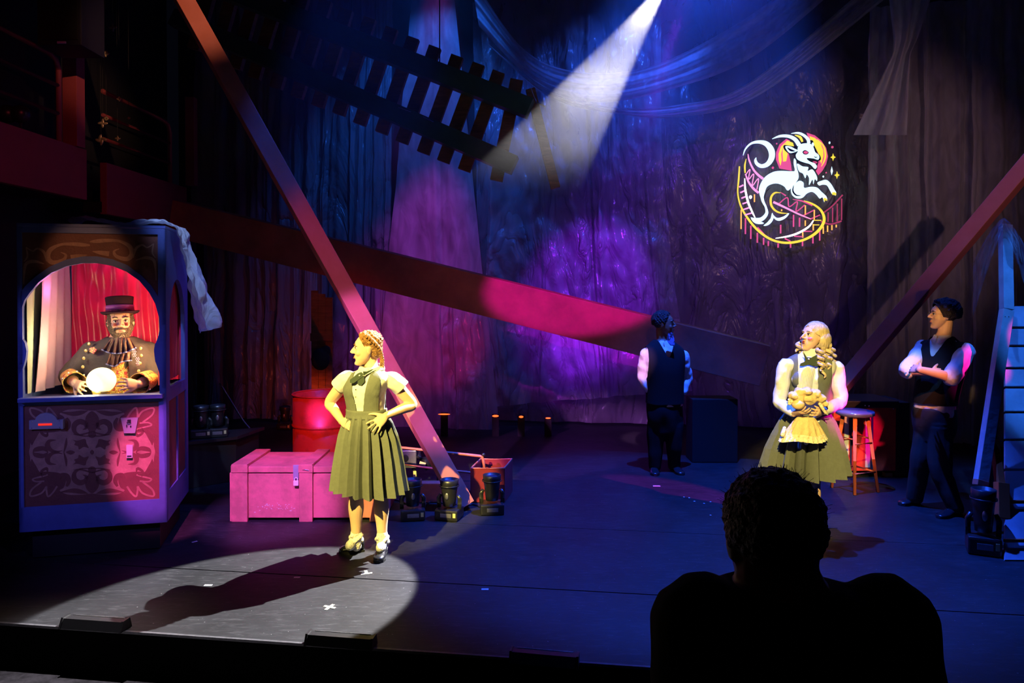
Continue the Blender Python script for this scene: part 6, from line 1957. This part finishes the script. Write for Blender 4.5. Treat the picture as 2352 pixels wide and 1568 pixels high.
# ------------------------------------------------------------------ projected goat emblem, its light built as emissive plates before the backdrop
EC = wp(1810, 440, .40)
dE = (EC - Vector((0, 0, CAMZ))).length
es = (wp(1980, 440, .40) - wp(1640, 440, .40)).length / 1568.0
eu = (wp(1980, 440, .40) - wp(1640, 440, .40)).normalized()
ev = Vector((0, 0, 1)); en = eu.cross(ev).normalized()
if en.y > 0: en = -en
def em(x, y, t): return EC + eu * (x - 784) * es + ev * (784 - y) * es + en * t
emb = thing('projected_goat_emblem', 'projected light emblem of a leaping white goat on a coaster loop, as glowing plates', 'emblem', EC)
def em_m(name, c, s):
    return mat(name, tuple(min(1, x) for x in c), .6, emis=c, estr=s)
EM = {'w': em_m('glow_pale_blue', (.6, .88, 1.0), 1.4), 'k': M['black'], 'y': em_m('glow_yellow', (.95, .78, .06), 1.0), 'p': em_m('glow_pink', (.85, .1, .28), .8), 'lp': em_m('glow_light_pink', (1.0, .35, .6), 1.1),
      'wh': em_m('glow_white', (1.0, 1.0, .95), 2.0), 'r': em_m('glow_dull_pink', (.55, .06, .16), .6), 'ink': mat('ink_black', (.01, .01, .012), .7), 'o': em_m('glow_amber', (1.0, .5, .1), 1.0)}
LAY = [0]
SPLIT = {'horns': 'horn', 'track_rail': 'track_rail', 'lattice': 'lattice_brace', 'support_posts': 'support_post', 'sparkles': 'sparkle', 'sun_ring': 'sun_ring', 'hind_tuft': 'hind_tuft'}
def part(name, m, *ops, par=None, lay=1):
    if name in SPLIT and len(ops) > 1:
        for k, op_ in enumerate(ops):
            part(SPLIT[name] + ' ', m, op_, par=par, lay=lay + .03 * k)
        return
    name = name.strip()
    bm = BM(); t0 = .006 * lay; t1 = t0 + .006
    for op_ in ops:
        if op_[0] == 'p': plate(bm, [crom(op_[1], 5, True)], em, t0, t1)
        elif op_[0] == 'P': plate(bm, [op_[1]], em, t0, t1)
        else: stroke(bm, op_[1], op_[2], em, t0, t1)
    return obj(name, bm, EM[m], par or emb)
circ = lambda cx, cy, rx, ry, n=28: [(cx + rx * cos(2 * PI * k / n), cy + ry * sin(2 * PI * k / n)) for k in range(n)]
# sun disc
part('sun_ring', 'p', ('P', [(760, 205), (690, 265), (655, 350), (652, 430), (690, 530), (820, 555), (812, 480), (795, 400), (770, 300), (800, 225)]),
     ('P', [(975, 140), (1060, 170), (1130, 230), (1180, 310), (1200, 400), (1180, 490), (1140, 560), (1100, 605), (1075, 560), (1100, 470), (1110, 400), (1060, 280), (1010, 240)]), lay=1)
part('sun_disc', 'y', ('P', [(770, 225), (705, 290), (680, 370), (682, 440), (700, 500), (712, 440), (706, 370), (725, 300)]), ('P', [(770, 225), (740, 290), (722, 370), (728, 455), (760, 450), (775, 370), (730, 290), (800, 290), (842, 290), (830, 250)]),
     ('P', [(1005, 180), (1060, 200), (1120, 260), (1150, 340), (1150, 400), (1130, 480), (1115, 440), (1110, 390), (1060, 290), (1020, 240)]), ('s', [(850, 165), (905, 190), (930, 240)], [6, 26, 20]),
     ('s', [(1085, 215), (1150, 285), (1172, 380), (1160, 450), (1130, 510)], [4, 14, 18, 14, 4]), lay=2)
# goat
part('tail_horn', 'w', ('s', [(300, 385), (325, 315), (385, 255), (470, 238), (550, 262), (600, 330), (605, 410), (565, 480), (500, 505), (450, 480), (432, 440), (440, 410)], [6, 16, 22, 36, 56, 66, 62, 52, 42, 36, 26, 6]), lay=3)
part('horns', 'w', ('s', [(608, 207), (690, 178), (780, 180), (850, 215), (895, 280)], [5, 26, 34, 40, 44]), ('s', [(808, 150), (880, 145), (940, 170), (985, 215), (995, 260)], [4, 22, 28, 32, 34]), lay=4)
part('head_outline', 'ink', ('p', [(845, 290), (740, 275), (735, 320), (790, 370), (850, 385), (850, 430), (900, 470), (990, 490), (1040, 540), (1085, 540), (1080, 460), (1120, 440), (1115, 395), (1075, 350), (1050, 270), (1030, 225), (960, 235), (900, 260)]), lay=3)
part('head', 'w', ('p', [(920, 265), (880, 300), (878, 350), (858, 385), (868, 425), (900, 450), (950, 470), (1010, 490), (1060, 540), (1078, 505), (1030, 460), (985, 435), (975, 420), (1040, 425), (1090, 440), (1105, 415), (1095, 385), (1060, 355), (1040, 300), (1000, 262)]),
     ('p', [(748, 290), (800, 293), (850, 320), (880, 335), (860, 350), (800, 365), (765, 335)]), ('p', [(1025, 270), (1035, 250), (1047, 270), (1042, 295)]), lay=5)
part('inner_ear', 'ink', ('p', [(765, 305), (810, 325), (850, 345), (800, 345)]), lay=6)
part('eye', 'p', ('p', [(938, 355), (958, 345), (985, 360), (970, 375), (945, 372)]), lay=7)
part('eye_outline', 'ink', ('p', [(928, 352), (955, 335), (992, 360), (972, 382), (940, 378)]), lay=6)
part('nostril', 'ink', ('s', [(1050, 405), (1065, 415), (1082, 408)], [4, 8, 4]), ('s', [(975, 430), (1010, 455), (1060, 470), (1085, 450)], [6, 10, 8, 4]), lay=6)
part('tongue', 'p', ('p', [(1030, 460), (1065, 458), (1082, 470), (1062, 482)]), lay=6)
part('beard', 'w', ('p', [(875, 480), (930, 510), (990, 520), (985, 560), (1035, 545), (1080, 620), (1082, 670), (1060, 650), (1045, 705), (1035, 655), (1000, 715), (1000, 640), (975, 600), (960, 640), (935, 590), (900, 570), (880, 530)]), lay=4)
part('body', 'w', ('p', [(700, 558), (810, 562), (850, 555), (838, 480), (842, 425), (862, 440), (870, 520), (890, 600), (880, 660), (800, 760), (770, 770), (740, 730), (680, 700), (620, 700), (560, 730), (535, 790), (520, 860), (530, 930), (552, 980), (540, 1050), (560, 1020),
                           (550, 960), (500, 880), (472, 780), (488, 700), (540, 620), (620, 570)]), lay=3)
part('belly_shade', 'ink', ('p', [(620, 735), (560, 765), (530, 830), (530, 870), (545, 800), (590, 750)]), lay=4)
part('chest_leg', 'w', ('p', [(860, 690), (900, 668), (940, 690), (948, 745), (1010, 735), (1080, 742), (1130, 790), (1180, 840), (1188, 885), (1165, 850), (1158, 900), (1140, 850), (1110, 862), (1075, 820), (1030, 790), (975, 810), (930, 855), (870, 860), (822, 825), (808, 765), (825, 715)]), lay=5)
part('leg_shade', 'ink', ('s', [(835, 720), (828, 780), (860, 825), (910, 832)], [4, 14, 14, 4]), lay=6)
part('front_leg', 'w', ('p', [(1085, 690), (1130, 668), (1180, 660), (1225, 700), (1260, 760), (1282, 800), (1270, 830), (1255, 800), (1240, 815), (1215, 770), (1185, 720), (1140, 712), (1105, 720)]), lay=5)
part('hoof', 'y', ('P', [(1145, 865), (1160, 855), (1185, 870), (1185, 890), (1165, 880), (1158, 902)]), lay=7)
part('hoof', 'y', ('P', [(1232, 800), (1258, 792), (1280, 805), (1278, 830), (1258, 822), (1246, 828)]), lay=7)
part('hind_leg', 'w', ('s', [(495, 760), (510, 880), (545, 960), (552, 1030), (500, 1090), (430, 1095), (385, 1072)], [40, 30, 22, 34, 44, 36, 4]), lay=4)
part('hind_tuft', 'w', ('p', [(385, 1070), (440, 1100), (520, 1130), (500, 1145), (440, 1140), (400, 1110)]), ('p', [(612, 1020), (625, 1080), (600, 1130), (560, 1160), (520, 1162), (560, 1125), (580, 1100), (595, 1080)]),
     ('p', [(610, 1030), (660, 1075), (730, 1060), (780, 1025), (788, 1035), (750, 1080), (690, 1108), (640, 1090)]), lay=5)
# roller coaster
part('track_rail', 'y', ('s', [(262, 505), (255, 640), (245, 800), (280, 950), (360, 1090), (460, 1210), (580, 1300), (700, 1342), (820, 1345), (960, 1310), (1080, 1235), (1150, 1140), (1160, 1060), (1120, 980), (1040, 920), (950, 885)], [14, 18, 14, 18, 22, 24, 24, 24, 26, 26, 30, 30, 28, 22, 18, 6]), lay=2)
part('track_rail', 'wh', ('s', [(318, 640), (325, 760), (355, 900), (400, 1010), (432, 1075)], [10, 20, 22, 18, 10]), ('s', [(1050, 1100), (1000, 1170), (900, 1235), (790, 1275), (650, 1300)], [12, 20, 22, 20, 8]), lay=3)
part('track_rail', 'lp', ('s', [(625, 900), (760, 965), (900, 1035), (1020, 1085)], [24, 20, 16, 10]), ('s', [(352, 370), (365, 440), (410, 540), (460, 600), (515, 645)], [8, 16, 20, 24, 26]), ('s', [(325, 590), (360, 680), (410, 750), (468, 800)], [12, 20, 24, 26]), lay=3)
part('track_rail', 'y', ('s', [(332, 425), (318, 500), (322, 580)], [6, 18, 14]), ('s', [(700, 800), (640, 800), (600, 850), (600, 930), (640, 990), (700, 1020), (780, 1025)], [4, 18, 22, 22, 20, 16, 4]), ('s', [(1050, 1100), (1130, 1100)], 10), ('s', [(1050, 1150), (1110, 1150)], 10), lay=4)
part('lattice', 'lp', *[('s', [(260 + 12 * k, 735 + 62 * k), (305 + 18 * k, 712 + 62 * k)], 16) for k in range(6)], ('s', [(330, 600), (375, 540), (360, 650), (415, 590), (400, 720), (465, 640), (450, 760)], 10), lay=2)
part('lattice', 'p', ('s', [(690, 915), (775, 850), (795, 950), (880, 895), (870, 1000), (960, 930)], 12), ('s', [(940, 1050), (1060, 985)], 12), ('s', [(1020, 1085), (1120, 1040)], 12), ('s', [(700, 790), (760, 830)], [4, 16]), ('s', [(830, 870), (920, 885), (1000, 915), (1040, 935)], [4, 14, 20, 20]), ('s', [(460, 1180), (550, 1280)], 14), ('s', [(750, 1300), (810, 1330)], 14), ('s', [(850, 1275), (940, 1280)], 12), ('s', [(950, 1220), (1040, 1220)], 12), lay=1)
part('support_posts', 'r', ('s', [(1150, 1020), (1250, 940), (1355, 820)], 14), ('s', [(1130, 1110), (1230, 1140), (1345, 1105)], 16), *[('s', [(x, y0_), (x, y1_)], 12) for x, y0_, y1_ in ((1205, 1010, 1115), (1252, 960, 1120), (1300, 915, 1110), (1345, 860, 1095))], lay=1)
part('support_posts', 'p', *[('s', [(x, y0_), (x, y1_)], 15) for x, y0_, y1_ in ((330, 1080, 1255), (388, 1160, 1308), (458, 1240, 1350), (525, 1295, 1372), (576, 1330, 1385), (680, 1355, 1402), (812, 1358, 1402), (938, 1325, 1383), (1047, 1260, 1352), (1118, 1205, 1320), (842, 1040, 1172), (905, 1070, 1170), (706, 1150, 1245))], lay=1)
part('support_posts', 'o', *[('s', [(x, y0_), (x, y1_)], 14) for x, y0_, y1_ in ((283, 985, 1200), (966, 935, 1040), (1060, 985, 1090), (1050, 1140, 1210), (940, 1230, 1290), (425, 815, 900), (966, 1100, 1160), (1155, 1165, 1245), (1200, 1155, 1225), (1245, 1150, 1205), (1290, 1145, 1175), (715, 980, 1000))], lay=1)
part('sparkles', 'y', *[('P', [(x, y - h_), (x + w_ * .3, y - h_ * .3), (x + w_, y), (x + w_ * .3, y + h_ * .3), (x, y + h_), (x - w_ * .3, y + h_ * .3), (x - w_, y), (x - w_ * .3, y - h_ * .3)]) for x, y, w_, h_ in ((1253, 410, 28, 42), (1295, 605, 28, 42))], lay=1)
part('sparkles', 'w', ('P', [(1240, 510), (1252, 560), (1240, 605), (1228, 560)]), ('P', circ(1215, 252, 9, 14, 10)), ('P', circ(1152, 620, 9, 11, 10)), lay=1)
part('sparkles', 'p', ('P', circ(1245, 300, 13, 13, 10)), ('P', circ(620, 522, 13, 14, 10)), ('P', circ(660, 257, 8, 9, 10)), ('P', circ(1182, 578, 8, 8, 10)), lay=1)
part('hot_spot', 'wh', ('P', circ(383, 845, 16, 20, 16)), lay=1)

# ------------------------------------------------------------------ haze drifting under the lighting rig
hm = bpy.data.materials.new('stage_haze'); hm.use_nodes = True
nt = hm.node_tree; N, L = nt.nodes, nt.links
N.remove(N['Principled BSDF'])
vs_ = N.new('ShaderNodeVolumeScatter'); vs_.inputs['Color'].default_value = (1, 1, 1, 1); vs_.inputs['Anisotropy'].default_value = 0.2
tc = N.new('ShaderNodeTexCoord'); nz = N.new('ShaderNodeTexNoise'); nz.inputs['Scale'].default_value = 1.7; nz.inputs['Detail'].default_value = 2
L.new(tc.outputs['Object'], nz.inputs['Vector'])
mr = N.new('ShaderNodeMapRange'); mr.inputs['From Min'].default_value = .35; mr.inputs['From Max'].default_value = .7; mr.inputs['To Min'].default_value = .010; mr.inputs['To Max'].default_value = .046
L.new(nz.outputs[0], mr.inputs[0])
# thins out towards the floor
sx = N.new('ShaderNodeSeparateXYZ'); L.new(tc.outputs['Object'], sx.inputs[0])
m2 = N.new('ShaderNodeMapRange'); m2.interpolation_type = 'SMOOTHSTEP'; m2.inputs['From Min'].default_value = 2.7; m2.inputs['From Max'].default_value = 3.7; m2.inputs['To Min'].default_value = 0; m2.inputs['To Max'].default_value = 1
L.new(sx.outputs['Z'], m2.inputs[0])
mu = N.new('ShaderNodeMath'); mu.operation = 'MULTIPLY'; L.new(mr.outputs[0], mu.inputs[0]); L.new(m2.outputs[0], mu.inputs[1])
L.new(mu.outputs[0], vs_.inputs['Density'])
L.new(vs_.outputs[0], N['Material Output'].inputs['Volume'])
bm = BM(); box(bm, (0.3, 7.6, 4.35), (4.6, 3.6, 3.7))
hz = obj('haze', bm, hm)
tag(hz, 'thin stage haze catching the white beam under the lighting rig', 'haze', kind='stuff')
